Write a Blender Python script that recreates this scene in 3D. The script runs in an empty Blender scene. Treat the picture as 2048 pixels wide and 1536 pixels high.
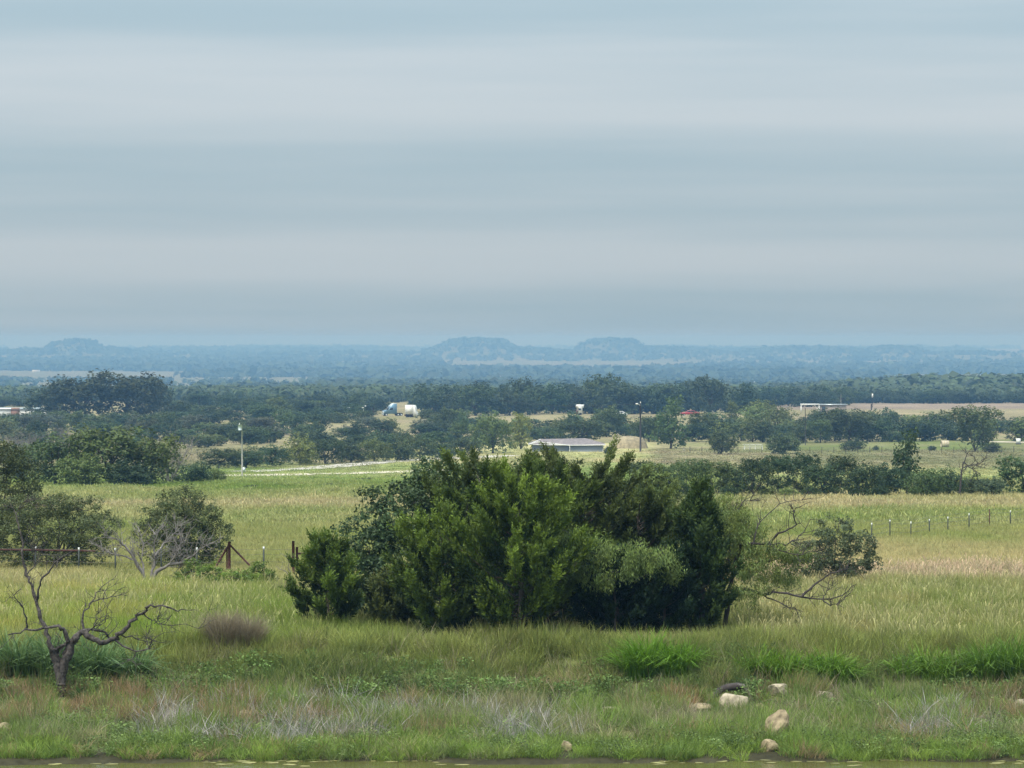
import bpy, math, random
import numpy as np

# ------------------------------------------------------------------ camera, sky, sun, exposure
R = math.radians
scene = bpy.context.scene
COL = scene.collection
F = 6827.0            # focal length in pixels of the 2048 px wide photograph
HY = 676.0            # eye-level row

cam_d = bpy.data.cameras.new('camera')
cam_d.sensor_width = 36.0
cam_d.lens = F / 2048 * 36.0
cam_d.clip_start = 1.0
cam_d.clip_end = 90000.0
cam = bpy.data.objects.new('camera', cam_d)
COL.objects.link(cam)
cam.location = (0, 0, 0)
cam.rotation_euler = (math.pi / 2 - math.atan((768 - HY) / F), 0, 0)
scene.camera = cam

SUN_EL, SUN_AZ = R(58), R(215)     # azimuth clockwise from +Y (the view direction)
SUN_STRENGTH = 2.8
SKY_NISHITA = 0.10
SKY_CLOUD = 0.92
EXPOSURE = 0.35

world = bpy.data.worlds.new('World')
scene.world = world
world.use_nodes = True
wn, wl = world.node_tree.nodes, world.node_tree.links
wn.clear()
out = wn.new('ShaderNodeOutputWorld')
sky = wn.new('ShaderNodeTexSky')
sky.sky_type = 'NISHITA'
sky.sun_disc = False
sky.sun_elevation = SUN_EL
sky.sun_rotation = SUN_AZ
sky.air_density = 1.0
sky.dust_density = 2.0
bg_sky = wn.new('ShaderNodeBackground')
bg_sky.inputs['Strength'].default_value = SKY_NISHITA
wl.new(sky.outputs[0], bg_sky.inputs[0])
geo = wn.new('ShaderNodeTexCoord')
sep = wn.new('ShaderNodeSeparateXYZ')
wl.new(geo.outputs['Generated'], sep.inputs[0])


def wmath(op, a, b=None, clamp=False):
    n = wn.new('ShaderNodeMath')
    n.operation = op
    n.use_clamp = clamp
    for i, v in enumerate((a, b)):
        if v is None:
            continue
        if isinstance(v, (int, float)):
            n.inputs[i].default_value = v
        else:
            wl.new(v, n.inputs[i])
    return n.outputs[0]


# flat rolls of stratus seen edge-on: long waves in height, bent by a slow noise, with finer streaks
def wnoise(scale, detail, rot=0.0, loc=(0, 0, 0)):
    mp = wn.new('ShaderNodeMapping')
    mp.inputs['Scale'].default_value = scale
    mp.inputs['Rotation'].default_value = (0, rot, 0)
    mp.inputs['Location'].default_value = loc
    wl.new(geo.outputs['Generated'], mp.inputs[0])
    n = wn.new('ShaderNodeTexNoise')
    n.inputs['Scale'].default_value = 1.0
    n.inputs['Detail'].default_value = detail
    n.inputs['Roughness'].default_value = 0.5
    wl.new(mp.outputs[0], n.inputs['Vector'])
    return n.outputs[0]


slow = wnoise((2.2, 2.2, 9.0), 1.0, R(0.4), (0.4, 0.2, 0.0))
mid = wnoise((3.0, 3.0, 70.0), 2.0, R(0.5), (1.7, 0.0, 0.3))
fine = wnoise((14.0, 14.0, 190.0), 4.0, R(0.8), (0.0, 3.1, 1.0))
ph = wmath('ADD', wmath('MULTIPLY', wmath('SUBTRACT', sep.outputs[2], 0.0215), 2 * math.pi / 0.0469), wmath('MULTIPLY', wmath('SUBTRACT', slow, 0.5), 5.0))
roll = wmath('MULTIPLY', wmath('COSINE', ph), 0.19)
fac = wmath('ADD', wmath('ADD', roll, 0.51), wmath('ADD', wmath('MULTIPLY', wmath('SUBTRACT', mid, 0.5), 0.75), wmath('MULTIPLY', wmath('SUBTRACT', fine, 0.5), 0.22)))
band = wn.new('ShaderNodeValToRGB')
band.color_ramp.interpolation = 'EASE'
band.color_ramp.elements[0].position = 0.18
band.color_ramp.elements[0].color = (0.322, 0.424, 0.486, 1)
band.color_ramp.elements[1].position = 0.82
band.color_ramp.elements[1].color = (0.462, 0.518, 0.558, 1)
wl.new(fac, band.inputs[0])
zpos = wmath('MAXIMUM', sep.outputs[2], 0.0)
lum = wmath('ADD', wmath('MULTIPLY', zpos, 2.4), 1.0)     # an overcast sky brightens towards the zenith
vm = wn.new('ShaderNodeVectorMath')
vm.operation = 'SCALE'
wl.new(band.outputs[0], vm.inputs[0])
wl.new(lum, vm.inputs[3])
low = wn.new('ShaderNodeMix')       # the long path through the lower air turns the cloud base bluer near the horizon
low.data_type = 'RGBA'
low.blend_type = 'MULTIPLY'
low.inputs[7].default_value = (0.92, 0.985, 1.0, 1)
wl.new(wmath('POWER', wmath('SUBTRACT', 1.0, zpos), 40.0), low.inputs[0])
wl.new(vm.outputs[0], low.inputs[6])
bg_cloud = wn.new('ShaderNodeBackground')
wl.new(low.outputs[2], bg_cloud.inputs[0])
bg_cloud.inputs['Strength'].default_value = 0.86
mix = wn.new('ShaderNodeMixShader')
mix.inputs[0].default_value = SKY_CLOUD
wl.new(bg_sky.outputs[0], mix.inputs[1])
wl.new(bg_cloud.outputs[0], mix.inputs[2])
wl.new(mix.outputs[0], out.inputs[0])

sun_d = bpy.data.lights.new('sun', 'SUN')
sun_d.energy = SUN_STRENGTH
sun_d.angle = R(12)
sun_d.color = (1.0, 0.95, 0.86)
sun = bpy.data.objects.new('sun', sun_d)
COL.objects.link(sun)
sun.rotation_euler = (math.pi / 2 - SUN_EL, 0, math.pi - SUN_AZ)

vs = scene.view_settings
vs.view_transform = 'Standard'
vs.look = 'None'
vs.exposure = EXPOSURE
vs.gamma = 1.0
vs.use_curve_mapping = False
scene.cycles.use_denoising = True
scene.cycles.max_bounces = 6
scene.cycles.diffuse_bounces = 3
scene.cycles.transmission_bounces = 3
scene.cycles.volume_bounces = 0
scene.cycles.sample_clamp_indirect = 4.0

# ------------------------------------------------------------------ helpers
rng = np.random.default_rng(7)


def hash2(ix, iy, seed):
    h = (ix.astype(np.int64) * 374761393 + iy.astype(np.int64) * 668265263 + seed * 974634777) & 0xFFFFFFFF
    h = ((h ^ (h >> 13)) * 1274126177) & 0xFFFFFFFF
    return ((h ^ (h >> 16)) & 0xFFFF) / 65535.0


def vnoise(x, y, seed=0):
    x = np.asarray(x, float); y = np.asarray(y, float)
    ix = np.floor(x); iy = np.floor(y)
    fx = x - ix; fy = y - iy
    fx = fx * fx * (3 - 2 * fx); fy = fy * fy * (3 - 2 * fy)
    a = hash2(ix, iy, seed); b = hash2(ix + 1, iy, seed)
    c = hash2(ix, iy + 1, seed); d = hash2(ix + 1, iy + 1, seed)
    return (a * (1 - fx) + b * fx) * (1 - fy) + (c * (1 - fx) + d * fx) * fy


def fbm(x, y, seed=0, o=3):
    s = 0; a = 0.5; t = 0
    for k in range(o):
        s = s + a * vnoise(x * 2 ** k, y * 2 ** k, seed + k); t += a; a *= 0.5
    return s / t


# ground profile: distance, photo row it appears in
PROF = np.array([(82, 1516), (87, 1462), (92, 1412), (93.6, 1386), (96.2, 1304), (108, 1258), (142, 1160), (200, 1062),
                 (290, 993), (350, 968), (440, 959), (486, 956), (505, 950), (560, 938), (640, 918), (700, 903), (900, 868),
                 (1100, 833), (1250, 822), (1400, 810), (1550, 806), (2000, 797), (2700, 788), (3870, 776), (5170, 764), (7120, 745), (9070, 728),
                 (10700, 714), (12640, 707), (15240, 701.5), (18500, 697.5), (20440, 698)], float)
PD = PROF[:, 0]
PZ = -(PROF[:, 1] - HY) / F * PD
PD_ALL = np.concatenate([[-60, 0, 20, 40, 70, 78], PD, [40000]])
PZ_ALL = np.concatenate([[-1.4, -1.7, -4.8, -10.4, -11.1, -10.6], PZ, [PZ[-1]]])
WATER_Z = -10.15


def ground_z(x, y):
    x = np.asarray(x, float); y = np.asarray(y, float)
    near = np.clip(1 - np.abs(y - 95) / 9, 0, 1)
    yy = y + near * (vnoise(x * 0.21, y * 0 + 3.3, 11) - 0.5) * 2.6 + near * (vnoise(x * 0.7, y * 0.3, 12) - 0.5) * 0.9
    shore = np.clip(1 - np.abs(y - 82) / 4, 0, 1)
    yy = yy + shore * ((vnoise(x * 0.33, y * 0 + 7.7, 13) - 0.5) * 1.7 + (vnoise(x * 1.3, y * 0.5, 14) - 0.5) * 0.7)
    z = np.interp(yy, PD_ALL, PZ_ALL)
    s = np.clip(y, 60, 4000)
    z = z + (fbm(x / (s * 0.035), y / (s * 0.06), 21) - 0.5) * 0.0011 * s * np.clip((y - 78) / 30, 0, 1)
    z = z + (vnoise(x * 0.55, y * 0.55, 5) - 0.5) * 0.22 * np.clip((y - 82) / 6, 0, 1) * np.clip((400 - y) / 100, 0, 1)
    return z


ROWS_Y = PROF[:, 1]


def dist_of_row(py):
    return float(np.interp(-py, -ROWS_Y, PD))


def at(px, py=None, D=None):
    """a place on the ground: across by photo column, distance D or the photo row its foot shows in"""
    if D is None:
        D = dist_of_row(py)
    x = (px - 1024) / F * D
    return np.array((x, D, float(ground_z(x, D))))


def pt(px, py, D):
    return np.array(((px - 1024) / F * D, D, -(py - HY) / F * D))


def mesh_np(name, V, faces, col=None, smooth=False):
    """faces: list of index arrays (n,3) / (n,4)"""
    me = bpy.data.meshes.new(name)
    V = np.asarray(V, np.float32)
    me.vertices.add(len(V))
    me.vertices.foreach_set('co', V.ravel())
    faces = [np.asarray(f, np.int32) for f in faces if len(f)]
    nl = sum(f.size for f in faces); nf = sum(len(f) for f in faces)
    me.loops.add(nl); me.polygons.add(nf)
    me.loops.foreach_set('vertex_index', np.concatenate([f.ravel() for f in faces]))
    starts = []; o = 0
    for f in faces:
        k = f.shape[1]
        starts.append(o + np.arange(len(f)) * k); o += f.size
    me.polygons.foreach_set('loop_start', np.concatenate(starts).astype(np.int32))
    if smooth:
        me.polygons.foreach_set('use_smooth', np.ones(nf, bool))
    me.update(calc_edges=True)
    if col is not None:
        a = me.attributes.new('col', 'FLOAT_COLOR', 'POINT')
        c = np.ones((len(V), 4), np.float32); c[:, :3] = col
        a.data.foreach_set('color', c.ravel())
    return me


def link(name, me, mat=None, parent=None, loc=None, **kw):
    o = bpy.data.objects.new(name, me)
    COL.objects.link(o)
    if mat is not None and me is not None:
        if not me.materials:
            me.materials.append(mat)
    if parent is not None:
        o.parent = parent
    if loc is not None:
        o.location = loc
    for k, v in kw.items():
        if v is not None:
            o[k] = v
    return o


def thing(name, label, cat, loc=(0, 0, 0), rz=0.0, group=None, scale=None):
    o = link(name, None, loc=tuple(loc), label=label, category=cat, group=group)
    o.rotation_euler = (0, 0, rz)
    if scale is not None:
        o.scale = scale
    return o


class MB:
    """collects solids into one mesh"""
    def __init__(s):
        s.v = []; s.f4 = []; s.f3 = []; s.n = 0

    def add(s, v, f4=(), f3=()):
        v = np.asarray(v, float)
        if len(f4): s.f4.append(np.asarray(f4) + s.n)
        if len(f3): s.f3.append(np.asarray(f3) + s.n)
        s.v.append(v); s.n += len(v)

    def box(s, c, d, rz=0.0, taper=1.0):
        x, y, z = np.array(d) / 2
        v = np.array([(-x, -y, -z), (x, -y, -z), (x, y, -z), (-x, y, -z), (-x * taper, -y * taper, z), (x * taper, -y * taper, z), (x * taper, y * taper, z), (-x * taper, y * taper, z)])
        if rz:
            cs, sn = math.cos(rz), math.sin(rz)
            v = np.stack([v[:, 0] * cs - v[:, 1] * sn, v[:, 0] * sn + v[:, 1] * cs, v[:, 2]], 1)
        s.add(v + np.array(c), [(0, 3, 2, 1), (4, 5, 6, 7), (0, 1, 5, 4), (1, 2, 6, 5), (2, 3, 7, 6), (3, 0, 4, 7)])

    def prism(s, poly, w, c=(0, 0, 0), axis='y'):
        """outline in (x,z) extruded along y, or in (y,z) extruded along x"""
        p = np.array(poly, float); n = len(p)
        if axis == 'y':
            a = np.stack([p[:, 0], np.full(n, -w / 2), p[:, 1]], 1); b = a + (0, w, 0)
        else:
            a = np.stack([np.full(n, -w / 2), p[:, 0], p[:, 1]], 1); b = a + (w, 0, 0)
        cen = np.array([a.mean(0), b.mean(0)])
        v = np.concatenate([a, b, cen]) + np.array(c)
        f4 = [(i, (i + 1) % n, n + (i + 1) % n, n + i) for i in range(n)]
        f3 = [((i + 1) % n, i, 2 * n) for i in range(n)] + [(n + i, n + (i + 1) % n, 2 * n + 1) for i in range(n)]
        s.add(v, f4, f3)

    def tube(s, pts, rad, sides=6, cap=True):
        P = np.asarray(pts, float); n = len(P)
        rad = np.broadcast_to(np.asarray(rad, float), (n,))
        T = np.gradient(P, axis=0); T /= np.linalg.norm(T, axis=1, keepdims=True) + 1e-9
        up = np.array((0.31, 0.87, 0.38))
        A = np.cross(T, up); A /= np.linalg.norm(A, axis=1, keepdims=True) + 1e-9
        B = np.cross(T, A)
        th = np.arange(sides) * 2 * math.pi / sides
        ring = P[:, None] + rad[:, None, None] * (np.cos(th)[None, :, None] * A[:, None] + np.sin(th)[None, :, None] * B[:, None])
        v = ring.reshape(-1, 3)
        i = np.arange(n - 1)[:, None] * sides; j = np.arange(sides)[None]
        j2 = (j + 1) % sides
        f = np.stack([i + j, i + j2, i + sides + j2, i + sides + j], -1).reshape(-1, 4)
        if cap:
            v = np.concatenate([v, P[[0, -1]]])
            k = n * sides
            f3 = [(q, (q + 1) % sides, k) for q in range(sides)] + [((n - 1) * sides + (q + 1) % sides, (n - 1) * sides + q, k + 1) for q in range(sides)]
            s.add(v, f, f3)
        else:
            s.add(v, f)

    def mesh(s, name, smooth=False, col=None):
        V = np.concatenate(s.v)
        fs = []
        if s.f4: fs.append(np.concatenate(s.f4))
        if s.f3: fs.append(np.concatenate(s.f3))
        return mesh_np(name, V, fs, col, smooth)

    def build(s, name, mat, parent=None, smooth=False, **kw):
        return link(name, s.mesh(name, smooth), mat, parent, **kw)


# ------------------------------------------------------------------ materials
def new_mat(name):
    m = bpy.data.materials.new(name)
    m.use_nodes = True
    nt = m.node_tree
    b = nt.nodes['Principled BSDF']
    return m, nt, b


def plain(name, color, rough=0.7, metal=0.0, var=0.12, scale=3.0, bump=0.0, spec=0.3):
    m, nt, b = new_mat(name)
    N, L = nt.nodes, nt.links
    tc = N.new('ShaderNodeTexCoord')
    nz = N.new('ShaderNodeTexNoise')
    nz.inputs['Scale'].default_value = scale
    nz.inputs['Detail'].default_value = 5
    L.new(tc.outputs['Object'], nz.inputs['Vector'])
    rp = N.new('ShaderNodeValToRGB')
    c = np.array(color)
    rp.color_ramp.elements[0].position = 0.3
    rp.color_ramp.elements[1].position = 0.7
    rp.color_ramp.elements[0].color = (*(c * (1 - var)), 1)
    rp.color_ramp.elements[1].color = (*np.minimum(c * (1 + var), 1), 1)
    L.new(nz.outputs[0], rp.inputs[0])
    L.new(rp.outputs[0], b.inputs['Base Color'])
    b.inputs['Roughness'].default_value = rough
    b.inputs['Metallic'].default_value = metal
    b.inputs['Specular IOR Level'].default_value = spec
    if bump:
        bp = N.new('ShaderNodeBump')
        bp.inputs['Strength'].default_value = bump
        L.new(nz.outputs[0], bp.inputs['Height'])
        L.new(bp.outputs[0], b.inputs['Normal'])
    return m


def leaf_mat(name, rough=0.55, trans=0.25, source='object', spec=0.25):
    """colour = 'col' on the mesh times a per-thing tint (object colour, or 'tint' on the instance)"""
    m, nt, b = new_mat(name)
    N, L = nt.nodes, nt.links
    a = N.new('ShaderNodeAttribute'); a.attribute_name = 'col'
    if source == 'object':
        oi = N.new('ShaderNodeObjectInfo'); tint = oi.outputs['Color']
    else:
        t = N.new('ShaderNodeAttribute'); t.attribute_type = 'INSTANCER'; t.attribute_name = 'tint'
        tint = t.outputs['Color']
    mx = N.new('ShaderNodeMix'); mx.data_type = 'RGBA'; mx.blend_type = 'MULTIPLY'
    mx.inputs[0].default_value = 1.0
    L.new(a.outputs['Color'], mx.inputs[6]); L.new(tint, mx.inputs[7])
    L.new(mx.outputs[2], b.inputs['Base Color'])
    b.inputs['Roughness'].default_value = rough
    b.inputs['Specular IOR Level'].default_value = spec
    tr = N.new('ShaderNodeBsdfTranslucent')
    L.new(mx.outputs[2], tr.inputs[0])
    ms = N.new('ShaderNodeMixShader'); ms.inputs[0].default_value = trans
    o = N['Material Output']
    L.new(b.outputs[0], ms.inputs[1]); L.new(tr.outputs[0], ms.inputs[2]); L.new(ms.outputs[0], o.inputs[0])
    return m


M_LEAF = leaf_mat('foliage')
M_GRASS = leaf_mat('grass_blades', 0.6, 0.3, 'instancer')
M_CLUMP = leaf_mat('clump_blades', 0.5, 0.3)
M_BARK = plain('bark', (0.085, 0.070, 0.058), 0.9, var=0.45, scale=9, bump=0.5)
M_DEAD = plain('dead_wood', (0.078, 0.067, 0.060), 0.95, var=0.75, scale=14, bump=0.9)
M_DEADDARK = plain('dark_dead_wood', (0.060, 0.050, 0.046), 0.9, var=0.4, scale=6, bump=0.5)
M_GREYTWIG = plain('grey_twigs', (0.20, 0.18, 0.165), 0.9, var=0.3, scale=4)
M_RUST = plain('rusty_steel', (0.085, 0.035, 0.028), 0.75, 0.2, var=0.5, scale=12, bump=0.2)
M_WHITE = plain('white_paint', (0.78, 0.79, 0.76), 0.5, var=0.06)
M_POSTGREEN = plain('dark_post_steel', (0.06, 0.07, 0.06), 0.6, 0.3, var=0.3, scale=8)
M_WIRE = plain('fence_wire', (0.16, 0.14, 0.13), 0.5, 0.6, var=0.2)
M_POLE = plain('weathered_pole', (0.050, 0.045, 0.042), 0.9, var=0.4, scale=5, bump=0.3)
M_PALEPOLE = plain('pale_pole', (0.34, 0.33, 0.29), 0.8, var=0.25, scale=5)
M_GRAVEL = plain('pale_gravel', (0.62, 0.55, 0.42), 0.95, var=0.25, scale=0.6)
M_STEEL = plain('galvanised_steel', (0.50, 0.55, 0.55), 0.4, 0.7, var=0.15)


def ground_material():
    m, nt, b = new_mat('ground_grass')
    N, L = nt.nodes, nt.links
    a = N.new('ShaderNodeAttribute'); a.attribute_name = 'col'
    tc = N.new('ShaderNodeTexCoord')
    def noise(scale, sc, detail=6):
        mp = N.new('ShaderNodeMapping'); mp.inputs['Scale'].default_value = sc
        L.new(tc.outputs['Object'], mp.inputs[0])
        n = N.new('ShaderNodeTexNoise'); n.inputs['Scale'].default_value = scale
        n.inputs['Detail'].default_value = detail; n.inputs['Roughness'].default_value = 0.6
        L.new(mp.outputs[0], n.inputs['Vector'])
        return n
    n1 = noise(0.9, (1, 0.35, 1)); n2 = noise(0.035, (1, 0.25, 1)); n3 = noise(6.0, (1, 0.5, 1), 3)
    r1 = N.new('ShaderNodeMapRange'); r1.inputs[1].default_value = 0.3; r1.inputs[2].default_value = 0.7; r1.inputs[3].default_value = 0.72; r1.inputs[4].default_value = 1.28
    L.new(n1.outputs[0], r1.inputs[0])
    r2 = N.new('ShaderNodeMapRange'); r2.inputs[1].default_value = 0.3; r2.inputs[2].default_value = 0.7; r2.inputs[3].default_value = 0.8; r2.inputs[4].default_value = 1.2
    L.new(n2.outputs[0], r2.inputs[0])
    r3 = N.new('ShaderNodeMapRange'); r3.inputs[1].default_value = 0.3; r3.inputs[2].default_value = 0.7; r3.inputs[3].default_value = 0.75; r3.inputs[4].default_value = 1.25
    L.new(n3.outputs[0], r3.inputs[0])
    k = N.new('ShaderNodeMath'); k.operation = 'MULTIPLY'; L.new(r1.outputs[0], k.inputs[0]); L.new(r2.outputs[0], k.inputs[1])
    k2 = N.new('ShaderNodeMath'); k2.operation = 'MULTIPLY'; L.new(k.outputs[0], k2.inputs[0]); L.new(r3.outputs[0], k2.inputs[1])
    v = N.new('ShaderNodeVectorMath'); v.operation = 'SCALE'
    L.new(a.outputs['Color'], v.inputs[0]); L.new(k2.outputs[0], v.inputs[3])
    L.new(v.outputs[0], b.inputs['Base Color'])
    b.inputs['Roughness'].default_value = 0.95
    b.inputs['Specular IOR Level'].default_value = 0.1
    bp = N.new('ShaderNodeBump'); bp.inputs['Strength'].default_value = 0.6; bp.inputs['Distance'].default_value = 0.3
    L.new(n1.outputs[0], bp.inputs['Height']); L.new(bp.outputs[0], b.inputs['Normal'])
    return m


# ------------------------------------------------------------------ what grows where
GREEN = np.array((0.190, 0.260, 0.048)); TAN = np.array((0.460, 0.395, 0.200)); PINK = np.array((0.390, 0.325, 0.205))


def dryness(x, y):
    x = np.asarray(x, float); y = np.asarray(y, float)
    side = np.clip((x / np.maximum(y, 1) * F - 300) / 300, 0, 1)        # the right half of the fields is drier
    yw = y * (1 + 0.07 * (fbm(x * 0.05, y * 0.02, 31) - 0.5) * 2)
    dl = np.interp(yw, [82, 97, 112, 128, 138, 150, 165, 190, 215, 240, 256, 272, 290, 320, 345, 380, 480, 560, 600, 700, 1100, 1300, 3000],
                   [.30, .22, .18, .35, .62, .50, .50, .45, .35, .55, .72, .45, .25, .20, .12, .16, .12, .20, .62, .70, .75, .75, .65])
    dr = np.interp(yw, [82, 97, 112, 128, 136, 146, 165, 178, 192, 210, 240, 258, 285, 320, 420, 520, 640, 690, 705, 790, 830, 1000, 1210, 1240, 1300, 1330, 1500, 3000],
                   [.30, .18, .18, .28, .62, .90, .95, .75, .35, .40, .35, .80, .75, .50, .40, .45, .50, .55, .20, .20, .7, .85, .85, .80, .8, 1.1, 1.1, .75])
    d = dl * (1 - side) + dr * side
    d = d + (fbm(x * 0.12, y * 0.05, 41) - 0.5) * 0.75 + (fbm(x * 0.5, y * 0.2, 44) - 0.5) * 0.25
    return np.clip(d, 0, 1.15)


def veg_colour(x, y):
    d = dryness(x, y)[..., None]
    c = GREEN * (1 - np.minimum(d, 1)) + TAN * np.minimum(d, 1)
    side = np.clip((x / np.maximum(y, 1) * F - 250) / 200, 0, 1)
    pk = np.clip(1 - np.abs(y - 139) / 7, 0, 1) * side * 0.3 + np.clip(1 - np.abs(y - 262) / 16, 0, 1) * 0.35
    pk = (pk + np.clip((y - 1285) / 30, 0, 1) * np.clip((1560 - y) / 30, 0, 1) * side)[..., None]
    pk = np.clip(pk, 0, 1)
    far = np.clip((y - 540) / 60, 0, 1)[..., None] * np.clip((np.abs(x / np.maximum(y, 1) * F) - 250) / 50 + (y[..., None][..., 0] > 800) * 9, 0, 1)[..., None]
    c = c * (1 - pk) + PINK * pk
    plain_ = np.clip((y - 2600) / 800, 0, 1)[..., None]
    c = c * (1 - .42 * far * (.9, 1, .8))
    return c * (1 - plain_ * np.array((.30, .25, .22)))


# ------------------------------------------------------------------ the ground, the water, the hills
def build_ground():
    ys = np.concatenate([np.linspace(-60, 74, 24), np.arange(75, 112, 0.45), np.geomspace(112, 1600, 230), np.geomspace(1620, 20300, 120)])
    t = np.concatenate([-np.geomspace(2.2, 0.215, 14), np.linspace(-0.21, 0.21, 221), np.geomspace(0.215, 2.2, 14)])
    Y, T = np.meshgrid(ys, t, indexing='ij')
    X = T * (np.abs(Y) + np.where(Y < 75, 30 * np.clip((75 - Y) / 75, 0, 1), 0) + 1e-3)
    X = np.clip(X, -16000, 16000)
    Z = ground_z(X, Y)
    V = np.stack([X, Y, Z], -1).reshape(-1, 3)
    ny, nx = X.shape
    i = np.arange(ny - 1)[:, None] * nx; j = np.arange(nx - 1)[None]
    f = np.stack([i + j, i + j + 1, i + nx + j + 1, i + nx + j], -1).reshape(-1, 4)
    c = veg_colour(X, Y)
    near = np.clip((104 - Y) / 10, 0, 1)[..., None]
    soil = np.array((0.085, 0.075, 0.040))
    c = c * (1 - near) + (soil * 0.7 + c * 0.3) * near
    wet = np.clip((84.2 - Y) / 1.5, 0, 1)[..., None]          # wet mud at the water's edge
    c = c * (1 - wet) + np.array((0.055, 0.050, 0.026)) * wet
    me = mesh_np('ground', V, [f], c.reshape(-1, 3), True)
    link('ground', me, ground_material(), kind='structure', label='rolling grassland dropping to a wide wooded plain')


build_ground()


def build_water():
    m, nt, b = new_mat('pond_water')
    N, L = nt.nodes, nt.links
    b.inputs['Base Color'].default_value = (0.105, 0.100, 0.032, 1)
    b.inputs['Roughness'].default_value = 0.10
    tc = N.new('ShaderNodeTexCoord')
    mp = N.new('ShaderNodeMapping'); mp.inputs['Scale'].default_value = (1, 2.2, 1)
    nz = N.new('ShaderNodeTexNoise'); nz.inputs['Scale'].default_value = 2.2; nz.inputs['Detail'].default_value = 3
    L.new(tc.outputs['Object'], mp.inputs[0]); L.new(mp.outputs[0], nz.inputs['Vector'])
    bp = N.new('ShaderNodeBump'); bp.inputs['Strength'].default_value = 0.22; bp.inputs['Distance'].default_value = 0.05
    L.new(nz.outputs[0], bp.inputs['Height']); L.new(bp.outputs[0], b.inputs['Normal'])
    mb = MB()
    g = np.linspace(-60, 60, 13)
    X, Y = np.meshgrid(g, np.linspace(33, 86, 8))
    V = np.stack([X, Y, np.full_like(X, WATER_Z)], -1).reshape(-1, 3)
    i = np.arange(7)[:, None] * 13; j = np.arange(12)[None]
    f = np.stack([i + j, i + j + 1, i + 13 + j + 1, i + 13 + j], -1).reshape(-1, 4)
    link('water', mesh_np('water', V, [f]), m, kind='structure', label='murky olive pond water at the foot of the bank')
    # floating flecks of algae along the edge
    mb = MB()
    for k in range(420):
        u = rng.random()
        x = rng.uniform(-16, 16); y = 82.3 - abs(rng.normal(0, 0.55)) + 0.3 * math.sin(x * 1.3)
        r = rng.uniform(0.03, 0.13); n = 6
        th = np.arange(n) * 2 * math.pi / n + rng.random() * 6
        rr = r * rng.uniform(0.5, 1.1, n)
        a = np.stack([x + np.cos(th) * rr * 1.8, y + np.sin(th) * rr, np.full(n, WATER_Z + 0.012)], 1)
        v = np.concatenate([a, a - (0, 0, 0.02), [[x, y, WATER_Z + 0.014]]])
        mb.add(v, [(i, (i + 1) % n, n + (i + 1) % n, n + i) for i in range(n)], [(i, (i + 1) % n, 2 * n) for i in range(n)])
    mb.build('algae_flecks', plain('algae', (0.34, 0.32, 0.12), 0.6, var=0.4, scale=1.0), kind='stuff', label='yellowish algae flecks floating along the pond edge', category='algae')


build_water()


# ------------------------------------------------------------------ foliage
def unit(n):
    v = rng.normal(size=(n, 3))
    return v / (np.linalg.norm(v, axis=1, keepdims=True) + 1e-9)


def leaf_quads(P, Nrm, L, W, dirs=None):
    """one pointed leaf (a folded diamond) for each point"""
    n = len(P)
    if dirs is None:
        d = unit(n)
        T = d - Nrm * (d * Nrm).sum(1, keepdims=True)
    else:
        T = dirs
    T = T / (np.linalg.norm(T, axis=1, keepdims=True) + 1e-9)
    B = np.cross(Nrm, T); B /= np.linalg.norm(B, axis=1, keepdims=True) + 1e-9
    Nn = np.cross(T, B)
    L = np.broadcast_to(L, (n,))[:, None]; W = np.broadcast_to(W, (n,))[:, None]
    k = rng.uniform(0.35, 0.65, (n, 1))
    V = np.stack([P - T * L * 0.5, P + T * L * (k - 0.5) + B * W * 0.5 + Nn * W * 0.15, P + T * L * 0.5, P + T * L * (k - 0.5) - B * W * 0.5 + Nn * W * 0.15], 1)
    f = np.arange(n)[:, None] * 4 + np.arange(4)[None]
    return V.reshape(-1, 3), f


def crown_mesh(name, lobes, n_clump, per, clump_r, L, W, base, vary=0.25, up=0.5, hollow=0.45, droop=0.0, hue=(1.12, 1.0, 0.8)):
    """lobes: (x,y,z,rx,ry,rz). Clumps of leaves spread through the lobes, mostly towards their surface"""
    lobes = np.array(lobes, float)
    w = (lobes[:, 3] * lobes[:, 4] * lobes[:, 5]) ** 0.67
    pick = rng.choice(len(lobes), n_clump, p=w / w.sum())
    d = unit(n_clump)
    rr = hollow + (1 - hollow) * rng.random(n_clump) ** 0.6
    rr *= 0.86 + 0.28 * rng.random(n_clump)
    C = lobes[pick, :3] + d * rr[:, None] * lobes[pick, 3:]
    cr = clump_r * rng.uniform(0.55, 1.35, n_clump)
    cc = 1 + rng.normal(0, vary, n_clump)
    mixh = rng.random(n_clump)
    P = np.repeat(C, per, 0) + unit(n_clump * per) * (np.repeat(cr, per) * rng.random(n_clump * per) ** 0.45)[:, None] * (1, 1, 0.75)
    if droop:
        P[:, 2] -= droop * rng.random(len(P)) ** 2
    n = len(P)
    out_d = np.repeat(d, per, 0)
    Nrm = unit(n) + out_d * 0.5 + np.array((0, 0, up))
    Nrm /= np.linalg.norm(Nrm, axis=1, keepdims=True)
    dirs = None
    if droop:
        dirs = unit(n) * 0.7 + np.array((0, 0, -0.8))
    V, f = leaf_quads(P, Nrm, L * rng.uniform(0.6, 1.4, n), W * rng.uniform(0.6, 1.4, n), dirs)
    c = np.array(base)[None] * (np.repeat(cc, per) * rng.uniform(0.75, 1.25, n))[:, None]
    hm = np.repeat(mixh, per)[:, None]
    c = c * (1 + (np.array(hue) - 1) * hm)
    return mesh_np(name, V, [f], np.repeat(np.clip(c, 0.004, 1), 4, 0))


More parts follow.
